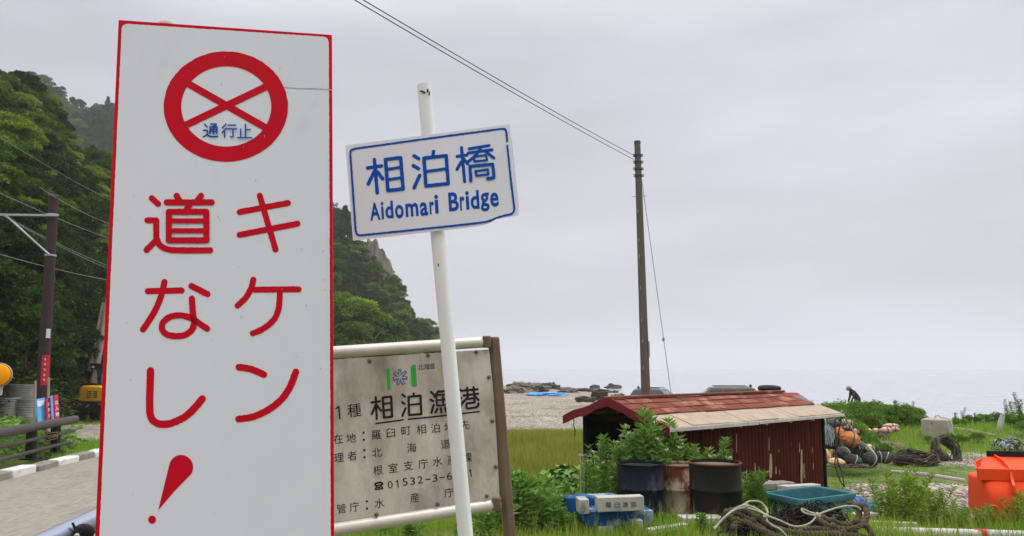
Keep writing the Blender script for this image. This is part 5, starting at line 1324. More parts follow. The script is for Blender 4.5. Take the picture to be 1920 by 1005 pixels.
fl = [(410, 402, 16.6, 88, 80, 'float_orange', 'small orange float resting on the big orange float, upper middle of the heap', 20), (572, 492, 16.3, 138, 108, 'float_orange', 'big orange float, largest of its colour, above the black floats', 15),
      (330, 285, 16.9, 125, 72, 'float_black', 'black float on its side high in the heap under the eave', -20), (190, 300, 16.8, 80, 110, 'float_black', 'dark float hung with teal threads beside the shed wall', 0),
      (500, 245, 17.2, 60, 44, 'float_pink', 'small pinkish float at the top of the heap below the eave edge', 10), (575, 255, 17.3, 36, 46, 'float_pink', 'smallest pinkish float at the top right of the heap', 0),
      (150, 245, 16.9, 48, 46, 'float_peach', 'peach float at the top of the heap right beside the wall corner', 0), (290, 500, 16.9, 150, 130, 'float_black', 'large black float deep in the middle of the heap', 0),
      (160, 560, 16.4, 70, 110, 'float_black', 'tall dark float halfway up beside the shed corner', 0), (205, 735, 15.9, 80, 105, 'float_peach', 'peach float standing upright at the shed corner near the ground', 0),
      (372, 828, 15.7, 112, 64, 'float_cream', 'cream float lying on the grass at the front of the heap', 5), (462, 700, 16.1, 125, 88, 'float_black', 'black float behind the front black one, left in the bottom row', 10),
      (615, 805, 15.8, 128, 88, 'float_black', 'front black float with a pale cord in the bottom row', 25), (860, 790, 15.9, 118, 98, 'float_black', 'round black float with teal cord, right of the front one', 30),
      (990, 752, 16.2, 62, 76, 'float_black', 'small dark float between two black ones at the right of the heap', 0), (1085, 758, 16.2, 86, 84, 'float_black', 'rightmost black float of the heap next to the rope coil', 25),
      (862, 622, 16.8, 64, 56, 'float_cream', 'cream float half sunk at the right slope of the heap', 0), (650, 390, 17.1, 50, 50, 'float_pink', 'pinkish float behind the big orange one', 0), (545, 322, 17.0, 58, 36, 'float_pink', 'flattened pink float behind the small orange one', 0),
      (660, 640, 17.1, 190, 110, 'float_black', 'wide black float at the back under the big orange one', 0), (320, 700, 16.6, 60, 60, 'float_cream', 'small tan float wedged between peach and black floats', 0)]
for x, y, d_, a_, b_, mt, lb, tl in fl:
    px, py = FZ(x, y); float_(px, py, d_, a_ / 7.5, b_ / 7.5, mt, lb, tl)
for x, y, d_, a_, b_, mt, lb in ((845, 378, 22.0, 62, 44, 'float_cream', 'tan float on the bank, left of the pink floats'), (955, 370, 22.2, 52, 40, 'float_cream', 'tan float on the bank between tan and pink floats'), (1090, 362, 22.0, 85, 46, 'float_pink', 'pink float at the front of the little group on the bank'), (1225, 345, 22.3, 58, 36, 'float_pink', 'pink float at the right of the little group on the bank'), (1160, 298, 22.8, 110, 36, 'float_pink', 'pink float at the back of the little group on the bank')):
    px, py = FZ(x, y); c = P(px, py, d_); float_(px, py, d_, a_ / 7.73, b_ / 7.73, mt, lb, grp='floats lying on the bank')
th = MB()
for k in range(22):
    p0 = P(1543 + rg.uniform(0, 12), 797 + rg.uniform(-2, 4), 16.2); p1 = p0 + Vector((rg.uniform(-.05, .1), -.08, -.12)); p2 = p1 + Vector((rg.uniform(-.06, .06), -.03, rg.uniform(-.16, -.3)))
    th.tube(catmull3([p0, p1, p2], 4), .005, 4, caps=False)
o = th.build('teal_thread', M['rope_teal'], loc=P(1548, 800, 16.2)); tag(o, 'bunch of teal threads hanging over the dark float by the shed', 'thread')
o = tangle(P(1600, 876, 15.6), (.55, .18, .06), 40, .010, rg).build('net_heap', M['rope_dark'], loc=P(1600, 876, 15.6)); tag(o, 'flat dark net lying in front of the float heap', 'net heap')
o = tangle(P(1578, 850, 16.6), (.62, .5, .72), 46, .007, rg).build('heap_net', M['net_black'], loc=P(1592, 870, 16.6)); tag(o, 'black net stretched loosely over the heap of floats', 'fishing net')
edge = MB().tube(catmull3([P(x, y, d_) for x, y, d_ in ((1578, 770, 16.0), (1588, 790, 16.4), (1600, 808, 16.5), (1612, 826, 16.4), (1628, 838, 16.4), (1640, 850, 16.0))], 6), .022, 6).build('net_rope', M['rope_teal'], loc=P(1600, 808, 16.5)); tag(edge, 'pale rope edge of net draped down the right side of the float heap', 'rope')

# ------------------------------------------------------------------ concrete block, log, stump on the bank
c = B(1755, 22.6); c = c + Vector((0, 0, .20))
t = thing('concrete_block', (c.x, c.y, c.z - .45), 'big weathered concrete mooring block with a rope loop on top', 'concrete block')
Rb = rotz(rad(52)); mb = MB(); mb.box(c, (.60, .70, .60), Rb); o = mb.build('block', M['concrete'], t, bevel=.03)
MB().tube(catmull3([c + Vector(q) for q in ((-.1, -.1, .31), (-.08, -.1, .38), (0, -.12, .40), (.08, -.1, .35), (.16, -.3, .33), (.2, -.42, .2), (.18, -.5, -.05), (.28, -.55, -.25), (.34, -.5, -.35))], 5), .016, 6).build('rope_loop', M['rope_pale'], t)
a, b = B(1788, 23.6, .07), B(1864, 22.0, .04); o = MB().tube([a, a.lerp(b, .4) + Vector((0, 0, .02)), b], [.07, .06, .04], 8).build('log', M['log_pale'], loc=a); tag(o, 'pale log lying on the bank right of the concrete block', 'log')
a = B(1871, 22.8); b = P(1880, 777, 22.8); o = MB().tube([a - Vector((0, 0, .1)), a, a.lerp(b, .6), b], [.085, .09, .08, .06], 10).build('driftwood_stump', M['driftwood'], loc=a); tag(o, 'white leaning driftwood stump on the bank at the right', 'driftwood')

# ------------------------------------------------------------------ orange steel bucket
q0 = P(1824, 880, 10.75); u = Vector((.985, -.175, 0)).normalized(); v_ = Vector((.175, .985, 0)).normalized()
gb = gz(q0.x, q0.y)
zz = lambda y: 2.1 - (y - 690) * 10.6 / F
def bk(l, w_, z): return Vector((q0.x, q0.y, 0)) + u * l + v_ * w_ + Vector((0, 0, z))
t = thing('steel_bucket', (q0.x, q0.y, gb), 'bright orange steel loader bucket resting in grass at the right edge', 'bucket')
BL = 1.75
prof = [(.10, gb + .0)] + [(.06 - .37 * math.cos(q_), .335 + .34 * math.sin(q_)) for q_ in [rad(-66 + k * 12) for k in range(12)]] + [(.45, zz(888)), (.55, gb + .1)]
pr2 = []
secs = [(.07, .70), (.075, .82), (.09, .91), (.13, .97), (.2, 1.0), (BL - .05, 1.0), (BL, .95)]
rings = []
for l, k in secs:
    rings.append([bk(l, .1 + (w_ - .1) * k, .42 + (z - .42) * k) for w_, z in prof])
loft(rings, True, True).build('shell', M['orange_steel'], t, smooth=45)
MB().prism([bk(.0, -.17, zz(893)), bk(BL, -.17, zz(893)), bk(BL, -.17, zz(872)), bk(.0, -.17, zz(872))], v_ * .05).build('flange', M['orange_steel'], t, bevel=.006)
MB().prism([bk(.0, -.12, zz(873)), bk(BL, -.12, zz(873)), bk(BL, .35, zz(857)), bk(.36, .35, zz(857)), bk(.07, .12, zz(864))], (0, 0, -.02)).build('top_plate', M['orange_steel'], t)
MB().prism([bk(.0, -.125, zz(893)), bk(.0, -.125, zz(872)), bk(.06, .10, zz(863)), bk(.35, .38, zz(857)), bk(.35, .38, zz(893))], u * .015).build('end_plate', M['orange_steel'], t)
MB().beam(bk(.33, .36, zz(852)), bk(BL, .36, zz(852)), .05, .075).build('rubber_edge', M['rubber'], t, bevel=.006)
for l in (.40, 1.25):
    MB().prism([bk(l, -.15, zz(873) + .005), bk(l, .33, zz(857) + .004), bk(l, .33, zz(853)), bk(l, .05, zz(862) + .02), bk(l, -.14, zz(873) + .012)], u * .022).build('rib', M['orange_steel'], t)
    hp = [(-.175, zz(876)), (-.20, zz(884)), (-.27, zz(892)), (-.33, zz(897)), (-.35, zz(905)), (-.34, zz(912)), (-.30, zz(911)), (-.29, zz(903)), (-.22, zz(899)), (-.17, zz(893))]
    hk = MB().prism([bk(l - .02 - .25 * (abs(w_) - .17), w_, z) for w_, z in hp], u * .04).build('hook', M['orange_steel'], t, bevel=.006)
    MB().prism([bk(l - .02, w_ , z) for w_, z in ((-.30, zz(900)), (-.36, zz(918)), (-.365, zz(935)), (-.34, zz(948)), (-.28, zz(957)), (-.22, zz(962)), (-.2, zz(955)), (-.27, zz(945)), (-.30, zz(930)), (-.28, zz(905)))], u * .024).build('strut', M['orange_steel'], t, bevel=.005)
cbl = MB().tube(catmull3([bk(.62, -.19, zz(886)), bk(.56, -.22, zz(884)), bk(.60, -.26, zz(893)), bk(.66, -.33, zz(905)), bk(.72, -.36, zz(920))], 6), .008, 6).build('bucket_cable', M['rope_dark'], t)
MB().tube(catmull3([bk(.56, -.22, zz(884)), bk(.66, -.20, zz(880)), bk(.9, -.19, zz(881))], 5), .008, 6).build('bucket_cable', M['rope_dark'], t)
MB().tube(catmull3([bk(.05, -.315, zz(936)), bk(.10, -.318, zz(933)), bk(.15, -.315, zz(936))], 4), .003, 4).build('scratch', M['kerb_white'], t)

# ------------------------------------------------------------------ parked cars beyond the shed
def car(px, D_, rot, mat, label, hgt=1.48, boxtop=False, ln_=4.0, rails=False):
    c = B(px, D_, -.16 if boxtop else 0); R3 = rotz(rot); T = lambda x, y, z: c + R3 @ Vector((x, y, z))
    o = thing('parked_car', c, label, 'car', 'cars parked beyond the shed'); k = ln_ / 4.2
    pf = [(-2.05, .32), (2.0, .32), (2.1, .55), (2.0, .78), (1.75, .88), (.95, .98), (-1.95, 1.0), (-2.1, .8), (-2.1, .5)]
    loft([[T(x * k, y, z) for x, z in pf] for y in (-.84, -.80, .80, .84)], True, True).build('body', M[mat], o, bevel=.04)
    zb, zt_ = .97, hgt
    lo = [(-1.95 * k, -.78), (.95 * k, -.78), (.95 * k, .78), (-1.95 * k, .78)]; hi = [(-1.55 * k, -.60), (.15 * k, -.60), (.15 * k, .60), (-1.55 * k, .60)]
    mid = [tuple(a_ * .2 + b_ * .8 for a_, b_ in zip(p, q)) for p, q in zip(lo, hi)]
    cab = MB(); vs = [T(x, y, zb) for x, y in lo] + [T(x, y, zt_ - .05) for x, y in hi] + [T(x * .93 - .02, y * .9, zt_) for x, y in hi]
    cab.add(vs, [(0, 1, 5, 4), (1, 2, 6, 5), (2, 3, 7, 6), (3, 0, 4, 7), (4, 5, 9, 8), (5, 6, 10, 9), (6, 7, 11, 10), (7, 4, 8, 11), (8, 9, 10, 11)])
    cab.build('cabin', M[mat], o, bevel=.03)
    def win(i, j, s0, s1, nm):
        A_, B2, C2, D2 = Vector((*lo[i], zb)), Vector((*lo[j], zb)), Vector((*hi[j], zt_ - .05)), Vector((*hi[i], zt_ - .05))
        n = (B2 - A_).cross(C2 - A_).normalized(); mdl = (A_ + B2 + C2 + D2) / 4
        if n.dot(mdl - Vector((-.4, 0, 1.1))) < 0: n = -n
        pt = lambda s_, v: (A_.lerp(B2, s_)).lerp(D2.lerp(C2, s_), v) + n * .006
        q = [pt(s0, .1), pt(s1, .1), pt(s1, .9), pt(s0, .9)]
        MB().prism([T(*p) for p in q], R3 @ (n * -.01)).build(nm, M['glass_dark'], o)
    for i, j in ((0, 1), (3, 2)):
        win(i, j, .06, .36, 'side_window'); win(i, j, .40, .66, 'side_window'); win(i, j, .70, .93, 'side_window')
    win(1, 2, .08, .92, 'windscreen'); win(0, 3, .1, .9, 'rear_window')
    for x in (-1.3 * k, 1.3 * k):
        for y in (-.76, .76):
            MB().lathe([(.0, -.1), (.30, -.1), (.33, -.06), (.33, .06), (.30, .1), (0, .1)], 20, T(x, y, .33), R3 @ rotx(rad(90)), cap=False).build('wheel', M['rubber'], o)
    for y in (-.88, .88): MB().sphere(T(.75 * k, y, 1.02), (.07, .10, .07), 8, 6, R3).build('mirror', M['machine_black'], o)
    for y in (-.6, .6): MB().box(T(2.06 * k, y, .68), (.08, .3, .12), R3).build('headlight', M['board_white'], o, bevel=.02)
    if rails:
        for y in (-.52, .52): MB().beam(T(-1.3 * k, y, zt_ + .05), T(.0, y, zt_ + .05), .035, .03).build('roof_rail', M['metal_dark'], o)
        MB().sphere(T(-1.45 * k, 0, zt_ + .05), (.06, .02, .08), 8, 6, R3).build('aerial', M['metal_dark'], o)
    if boxtop:
        rgs = []
        for x, s_ in ((-1.2, .55), (-1.15, .9), (-.95, 1), (-.6, 1), (-.4, .8), (-.32, .4)):
            rgs.append([T(x, math.cos(a_) * .29 * s_, zt_ + .15 + math.sin(a_) * .13 * s_) for a_ in [i * math.pi / 6 for i in range(12)]])
        loft(rgs, True, True).build('roof_box', M['machine_black'], o, smooth=50)
        for x in (-1.05, -.5): MB().beam(T(x, -.55, zt_ + .04), T(x, .55, zt_ + .04), .04, .05).build('roof_bar', M['metal_grey'], o)
    return o
car(1243, 37.5, rad(-25), 'car_grey', 'grey parked car whose roof shows beside the tall brown pole', 1.52, rails=True, ln_=3.4)
car(1338, 34, rad(170), 'car_olive', 'dull olive parked car whose long roof shows above the middle of the shed ridge', 1.70, rails=True, ln_=4.6)
car(1476, 30, rad(-58), 'car_red', 'red parked car with a black roof box beyond the far end of the shed', 1.51, True, ln_=4.0)

# ------------------------------------------------------------------ person bending on the shore
pc = B(1607, 42); H0 = gz(pc.x, pc.y)
t_z = 2.1 - (758 - 690) / F * 42
def figure():
    me = bpy.data.meshes.new('person'); bx_ = pc.x; by_ = pc.y; k = 1.0
    J = {'pel': (.10, 0, .86), 'bel': (.02, 0, 1.0), 'chest': (-.12, 0, 1.20), 'neck': (-.26, 0, 1.36), 'head': (-.33, 0, 1.40), 'top': (-.40, 0, 1.46),
         'hl': (.10, -.10, .84), 'kl': (-.02, -.12, .46), 'al': (.06, -.12, .06), 'tl': (-.12, -.13, .03), 'hr': (.12, .10, .84), 'kr': (.16, .12, .46), 'ar': (.30, .12, .06), 'tr': (.14, .13, .03),
         'sl': (-.17, -.20, 1.27), 'el': (-.22, -.24, 1.0), 'wl': (-.33, -.2, .80), 'fl': (-.36, -.19, .72), 'sr': (-.17, .20, 1.27), 'er': (-.20, .25, 1.0), 'wr': (-.30, .2, .80), 'fr': (-.33, .19, .72)}
    rd = {'pel': .17, 'bel': .16, 'chest': .18, 'neck': .07, 'head': .11, 'top': .09, 'hl': .12, 'kl': .08, 'al': .055, 'tl': .05, 'hr': .12, 'kr': .08, 'ar': .055, 'tr': .05, 'sl': .085, 'el': .06, 'wl': .045, 'fl': .04, 'sr': .085, 'er': .06, 'wr': .045, 'fr': .04}
    E_ = [('pel', 'bel'), ('bel', 'chest'), ('chest', 'neck'), ('neck', 'head'), ('head', 'top'), ('pel', 'hl'), ('hl', 'kl'), ('kl', 'al'), ('al', 'tl'), ('pel', 'hr'), ('hr', 'kr'), ('kr', 'ar'), ('ar', 'tr'), ('chest', 'sl'), ('sl', 'el'), ('el', 'wl'), ('wl', 'fl'), ('chest', 'sr'), ('sr', 'er'), ('er', 'wr'), ('wr', 'fr')]
    ks = list(J); me.from_pydata([J[q] for q in ks], [(ks.index(a), ks.index(b)) for a, b in E_], [])
    o = link_mesh('person', me, M['cloth_dark'], None, (bx_, by_, H0))
    sk = o.modifiers.new('skin', 'SKIN'); sub = o.modifiers.new('sub', 'SUBSURF'); sub.levels = sub.render_levels = 2
    for i, q in enumerate(ks):
        sv = me.skin_vertices[0].data[i]; sv.radius = (rd[q], rd[q]); sv.use_root = (q == 'pel')
    tag(o, 'person in dark clothes bending forward on the shore behind the bushes', 'person')
    o.scale = (1.05, 1.05, 1.05)
    f = MB().sphere(Vector((bx_, by_, H0)) + Vector((-.40, 0, 1.40)), (.085, .085, .10), 12, 8).build('face', M['skin'], o)
    hair = MB().sphere(Vector((bx_, by_, H0)) + Vector((-.345, 0, 1.46)), (.115, .11, .10), 12, 8).build('hat', M['concrete'], o)
    return o
figure()

# ------------------------------------------------------------------ far beach: tarp, coil, rocks in the water
a, b, c_, d_ = G(990, 742), G(1058, 742), G(1056, 737), G(1000, 737)
c = P(1025, 739, 73); gzc = gz(c.x, c.y)
rock_mesh('blue_tarp', M['tarp_blue'], (c.x, c.y, gzc + .05), (1.8, 1.6, .26), rk, 'bright blue tarpaulin spread over something on the far beach', 'tarpaulin', sub=4, amp=.5, sharp=1.8)
coil_thing(1098, 752, 52, .62, 20, .04, 'rope_dark', 'loose coil of thick rope on the far gravel beach, left part', (rad(4), 0), .7, .2)
coil_thing(1124, 748, 53, .55, 22, .04, 'rope_dark', 'higher coil of thick rope on the far beach right behind the shed ridge', (rad(12), 0), .7, .42)
RL = [(985, 737, 84, 2.3, 1.1, 'rock_brown', 'broad brown rock outcrop at the left end of the far beach'), (962, 742, 80, 1.4, .7, 'rock_brown', 'low brown rock beside the notice board post on the far beach'),
      (1035, 728, 108, 2.4, 1.0, 'rock_dark', 'sloping dark rock in the sea behind the blue tarpaulin'), (1034, 722, 108, .8, 1.2, 'rock_dark', 'square dark rock tip standing on the sloping rock'),
      (1008, 734, 86, 1.0, .9, 'rock_brown', 'brown rock end right above the blue tarpaulin'), (1085, 732, 120, 3.2, .85, 'rock_dark', 'longest flat dark reef in the sea'), (1062, 735, 112, 1.7, .6, 'rock_dark', 'small dark reef left of the long reef'),
      (1150, 718, 150, 1.5, .9, 'rock_dark', 'lone dark rock farthest out in the sea'), (1114, 720, 150, 1.0, .7, 'rock_dark', 'small dark rock left of the farthest rock'), (1134, 731, 125, 1.3, .5, 'rock_dark', 'flat dark reef right of the long reef'), (1153, 732, 125, .8, .4, 'rock_dark', 'tiny dark rock at the right end of the reefs'), (1064, 742, 82, 1.2, .5, 'rock_brown', 'low brown rock right of the blue tarpaulin'), (1160, 745, 70, .6, .3, 'rock_brown', 'small brown rock just above the shed ridge')]
for x, y, D_, sx, sz, mt, lb in RL:
    c = P(x, y, D_); zb = max(gz(c.x, c.y), -1.8)
    rock_mesh('shore_rock', M[mt], (c.x, c.y, zb + sz * .15), (sx * .9, sx * .7, sz * .72), rk, lb, 'rock', 'rocks along the far shore', sub=4, amp=.75, sharp=1.3)
for x, y, D_, s_, lb in ((1642, 805, 22.5, .34, 'tan boulder on the gravel of the bank left of the pink floats'), (1660, 818, 21, .2, 'small tan boulder on the bank below the pink floats'), (1682, 822, 20.5, .22, 'pale boulder on the bank beneath the pink floats, nearest the rope coils'), (1083, 897, 12.2, .17, 'rounded tan stone in the weeds left of the shed')):
    c = P(x, y, D_); rock_mesh('boulder', M['rock_brown'], (c.x, c.y, gz(c.x, c.y) + s_ * .25), (s_, s_ * .8, s_ * .7), rk, lb, 'boulder', None, sub=3, amp=.3)

# ------------------------------------------------------------------ weeds, shrubs, grass
wr_ = np.random.default_rng(31)
def weed(h, nst, label, group, flowers=True, mat='leaf_weed', ll=.13, lw=.034, spread=.12, name='leafy_weed', step=.055):
    o = thing(name, (0, 0, 0), label, 'weed', group); pos = []; dr = []; st = MB(); tops = []
    for s_ in range(nst):
        bx_, by_ = wr_.normal(size=2) * spread * .6; hh = h * wr_.uniform(.72, 1.0); lx_, ly_ = wr_.normal(size=2) * spread
        f = lambda z: np.array([bx_ + lx_ * (z / h) ** 1.5, by_ + ly_ * (z / h) ** 1.5, z])
        st.tube([f(z) for z in np.linspace(-.05, hh, 6)], [.008, .007, .006, .005, .004, .002], 5)
        z = hh * .12; a = wr_.uniform(0, 6.28)
        while z < hh:
            m_ = 4 if z < hh * .93 else 6
            for k in range(m_):
                aa = a + k * 2 * math.pi / m_ + wr_.normal() * .25
                up_ = .25 + .7 * (z / hh) ** 2 + wr_.normal() * .15; sc = .65 + .5 * math.sin(math.pi * min(z / hh, 1) * .85)
                pos.append(f(z)); v = np.array([math.cos(aa), math.sin(aa), up_]); dr.append(v / np.linalg.norm(v) * sc)
            z += step * wr_.uniform(.8, 1.2); a += 1.1
        tops.append(f(hh))
    pos = np.array(pos); dr = np.array(dr); ln_ = np.linalg.norm(dr, axis=1, keepdims=True) * ll
    V, Fq, T = leaves(pos, dr, ln_, lw, wr_, fold=.35)
    link_mesh('foliage', arr_mesh('foliage', V, [Fq], False, T), M[mat], o)
    st.build('stem', M['stem'], o)
    if flowers:
        for tp in tops:
            if wr_.random() < .3:
                fm = MB()
                for _ in range(7):
                    q = tp + wr_.normal(size=3) * np.array([.018, .018, .010]) + np.array([0, 0, .02]); fm.sphere(q, .013, 6, 4)
                fm.build('flower_head', M['flower'], o)
    return o
def put(kinds, spots, label=None):
    for i, sp in enumerate(spots):
        x, d_, s_ = sp[:3]; q = B(x, d_); k = kinds[i % len(kinds)]
        dup(k, (q.x, q.y, q.z), wr_.uniform(0, 6.28), s_, label)
LW = 'tall leafy green weed with narrow leaves growing before the shed behind the oil drums'
ks = [weed(1.42, 4, LW, 'tall weeds before the shed', True) for _ in range(4)]
spots = [(1125, 10.9, .88), (1113, 10.6, .74), (1140, 10.7, .70), (1150, 10.4, .78), (1165, 10.6, .85), (1178, 10.3, .92), (1190, 10.4, 1.0), (1203, 10.3, 1.14), (1214, 10.45, 1.0), (1226, 10.35, 1.02), (1238, 10.55, .98), (1250, 10.5, 1.04), (1262, 10.5, .90), (1276, 10.6, .84), (1290, 10.5, .82), (1300, 10.3, .80), (1312, 10.5, .78), (1330, 10.3, .70), (1345, 10.4, .72), (1362, 10.55, .86), (1185, 10.2, .8), (1232, 10.2, .86), (1270, 10.35, .8), (1156, 10.15, .62), (1130, 10.3, .60), (1142, 10.9, .62), (1208, 10.8, .9), (1246, 10.15, .8)]
put(ks, spots)
discard(ks)
LB = 'dense leafy bush growing between the right oil drum and the teal tub'
bk_ = weed(.75, 9, LB, None, False, 'leaf_shrub', .12, .03, .2, 'leafy_bush', .045); q = B(1398, 10.0); bk_.location = (q.x, q.y, q.z); bk_['label'] = LB; bk_['category'] = 'bush'
dup(bk_, B(1376, 9.75), 1.0, .8, 'smaller leafy bush pressed against the right side of the right oil drum')
dup(bk_, B(1412, 10.4), 2.0, .7, 'low leafy bush at the left corner of the teal tub')
LY = 'feathery yellow-green weed standing in the grass between the tub and the orange bucket'
ky = [weed(.66, 5, LY, 'feathery weeds before the gravel', False, 'leaf_feather', .085, .018, .16, 'feathery_weed', .03) for _ in range(2)]
put(ky, [(1668, 9.0, .86), (1690, 9.05, 1.0), (1702, 8.9, .95), (1655, 8.9, .75), (1722, 8.9, .8), (1740, 8.8, .66), (1680, 8.75, .72), (1712, 8.7, .66), (1645, 9.1, .7), (1760, 8.7, .5), (1780, 8.8, .45), (1885, 8.7, .5), (1905, 8.6, .62), (1560, 11.8, .4), (1850, 8.8, .42)])
discard(ky)
LG = 'green nettle-like weed in the tangle between the notice board post and the blue timbers'
kg = [weed(.6, 5, LG, 'weeds left of the blue timbers', False, 'leaf_weed', .14, .045, .16, 'broad_weed', .05) for _ in range(3)]
put(kg, [(968, 8.6, 1.0), (985, 8.9, 1.05), (1003, 9.1, 1.0), (1020, 9.0, .9), (1040, 9.3, .85), (1058, 9.4, .8), (975, 9.6, 1.0), (1000, 9.8, .9), (955, 9.2, 1.1), (1025, 10.0, .7), (1050, 10.1, .7), (1078, 9.8, .75), (1095, 9.9, .7), (1110, 9.6, .72), (1128, 9.7, .7), (1148, 9.5, .7), (960, 8.2, .9), (990, 8.3, .9), (1012, 8.4, .8), (1035, 8.6, .7), (1160, 9.6, .5), (1245, 8.6, .32), (1310, 8.3, .35), (1365, 8.7, .4), (1180, 8.0, .3), (1062, 8.2, .45), (1400, 8.9, .4), (1590, 8.7, .35), (1620, 9.5, .3), (1790, 8.9, .4), (1830, 9.2, .4), (1770, 9.6, .35), (880, 7.6, .5), (905, 8.0, .6), (780, 7.6, .5), (730, 7.9, .5), (945, 10.5, .9), (940, 8.8, 1.0), (1092, 9.0, .55)])
discard(kg)
def shrub(label, n, rx, rz_, ll, mat, group, name='shrub', cat='shrub'):
    o = thing(name, (0, 0, 0), label, cat, group)
    cm, cen = crown_mesh('foliage', n, rx, rz_, rz_ * .75, ll, wr_, clumps=30, spread=.32, flat=.9); link_mesh('foliage', cm, M[mat], o)
    mb = MB()
    for q in cen[:10]: mb.tube([(0, 0, -.1), (q[0] * .5, q[1] * .5, q[2] * .5), tuple(q)], [.02, .012, .006], 4)
    mb.build('stem', M['stem'], o); return o
LS = 'round green shrub in the thicket along the shore bank beyond the shed'
sk_ = [shrub(LS, 3600, .75, .62, .085, m_, 'shrubs along the shore bank') for m_ in ('leaf_shrub', 'leaf_mid', 'leaf_shrub')]
put(sk_, [(x_, d_, s_ * .78) for x_, d_, s_ in [(1530, 27, .85), (1548, 28, .95), (1565, 27, 1.0), (1582, 28, 1.05), (1600, 26.5, .9), (1618, 27.5, 1.02), (1634, 26.5, .95), (1650, 27.2, .95), (1664, 26, .86), (1680, 26.8, .9), (1696, 26, .8), (1710, 26.6, .74), (1590, 24.5, .85), (1610, 24, .85), (1572, 24, .95), (1630, 24, .8), (1655, 24.4, .72), (1600, 21.5, .7), (1618, 20, .6), (1590, 20.5, .75), (1580, 22.5, .8), (1632, 18.6, .45), (1650, 18.4, .4), (1895, 25, .5), (1912, 24, .6), (1870, 26, .5), (1845, 26, .45), (1800, 25, .4), (1820, 26, .4), (1738, 21.6, .22), (1775, 21.6, .3), (1800, 21.0, .3), (1830, 21.4, .3), (1925, 22, .5), (1560, 30, .8), (1720, 25.4, .5)]])
discard(sk_)
LT = 'thin upright weed stalk against the sea on the shore bank'
kt = [weed(1.15, 3, LT, 'weed stalks on the shore bank', False, 'leaf_mid', .09, .02, .07, 'bank_weed', .045) for _ in range(2)]
put(kt, [(1681, 25.5, 1.0), (1705, 25, .8), (1792, 25, .55), (1803, 24.6, .6), (1828, 25, .5), (1888, 24, .8), (1899, 24.3, .9), (1912, 24.2, .8), (1660, 26.5, .9), (1516, 26, 1.0), (1850, 25, .45), (1865, 25, .4), (1725, 25.5, .5), (1917, 23.5, 1.0)])
discard(kt)
# butterbur: big round leaves
def butterbur(label, n, sc):
    o = thing('butterbur', (0, 0, 0), label, 'plant', 'butterbur plants left of the shed'); lv = MB(); st = MB()
    for k in range(n):
        a = wr_.uniform(0, 6.28); r_ = wr_.uniform(.05, .34) * sc; z = wr_.uniform(.22, .42) * sc; c = Vector((math.cos(a) * r_, math.sin(a) * r_, z)); R_ = wr_.uniform(.065, .105) * sc
        Mt = rotz(a) @ roty(wr_.uniform(.1, .55)); m_ = 14; vs = [c]
        for i in range(m_):
            b = 2 * math.pi * i / m_ ; rr_ = R_ * (1 - .45 * math.exp(-((b - math.pi) / .5) ** 2)) * wr_.uniform(.93, 1.05); vs.append(c + Mt @ Vector((math.cos(b) * rr_, math.sin(b) * rr_, .018 * math.cos(3 * b) + .03)))
        lv.add(vs, [(0, 1 + i, 1 + (i + 1) % m_) for i in range(m_)]); st.tube([(0, 0, -.05), (c.x * .5, c.y * .5, z * .6), c], .006, 5)
    lv.build('foliage', M['leaf_bbur'], o, smooth=60); st.build('stem', M['stem'], o); return o
M['leaf_bbur'] = pbr('leaf_bbur', (.14, .27, .06), (.10, .21, .045), 9, .55)
kb = [butterbur('butterbur plant with big round leaves among the weeds left of the shed', 11, 1.15), butterbur('butterbur plant with big round leaves among the weeds left of the shed', 8, 1.0)]
put(kb, [(1012, 10.6, 1.1), (1030, 10.3, 1.0), (1040, 12.2, 1.0), (1058, 12.6, 1.0), (1000, 11.5, .9), (1048, 13.0, 1.0), (1070, 13.2, .9), (975, 11.5, .9)])
discard(kb)

# undergrowth of broad-leaved bamboo on the slope at the left
n = 26000
px = wr_.uniform(-120, 260, n); tt = wr_.random(n) ** 1.4 * .22
P0 = np.array([tuple(H1.at(float(a), float(b))) for a, b in zip(px[:n // 4], tt[:n // 4])]); P0 = np.repeat(P0, 4, 0)[:n]
P0 = P0 + np.stack([wr_.normal(size=n) * .35, wr_.normal(size=n) * .35 - .2, wr_.uniform(.05, 1.35, n) * (1 - .3 * wr_.random(n))], 1)
a = wr_.uniform(0, 6.28, n); dr = np.stack([np.cos(a), np.sin(a) - .35, wr_.uniform(-.55, .35, n)], 1)
V, Fq, T = leaves(P0, dr, .30, .075, wr_, .3)
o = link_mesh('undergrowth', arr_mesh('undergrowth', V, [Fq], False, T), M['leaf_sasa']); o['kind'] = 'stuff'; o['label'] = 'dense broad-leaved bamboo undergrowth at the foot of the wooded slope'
# knotweed tangle behind the railing
n = 9000
X = wr_.uniform(-17, -10.6, n); Y = wr_.uniform(14.2, 23, n); keep = X < road_left(Y) - .75; keep &= ~((Y > 20.3) & (px_of(X, Y, 0) > 60)); X = X[keep]; Y = Y[keep]; n = len(X)
Zg = ground_z(np.full(n, -12.), Y); hh = .95 - .22 * ss(15, 20, Y) + .2 * np.sin(X * 3 + Y * 2)
P0 = np.stack([X, Y, Zg + wr_.random(n) ** .7 * hh * .95], 1)
a = wr_.uniform(0, 6.28, n); dr = np.stack([np.cos(a), np.sin(a), wr_.uniform(-.5, .4, n)], 1)
V, Fq, T = leaves(P0, dr, .19, .085, wr_, .3)
o = link_mesh('ground_cover', arr_mesh('ground_cover', V, [Fq], False, T), M['leaf_weed']); o['kind'] = 'stuff'; o['label'] = 'leafy knotweed tangle behind the brown bridge railing'

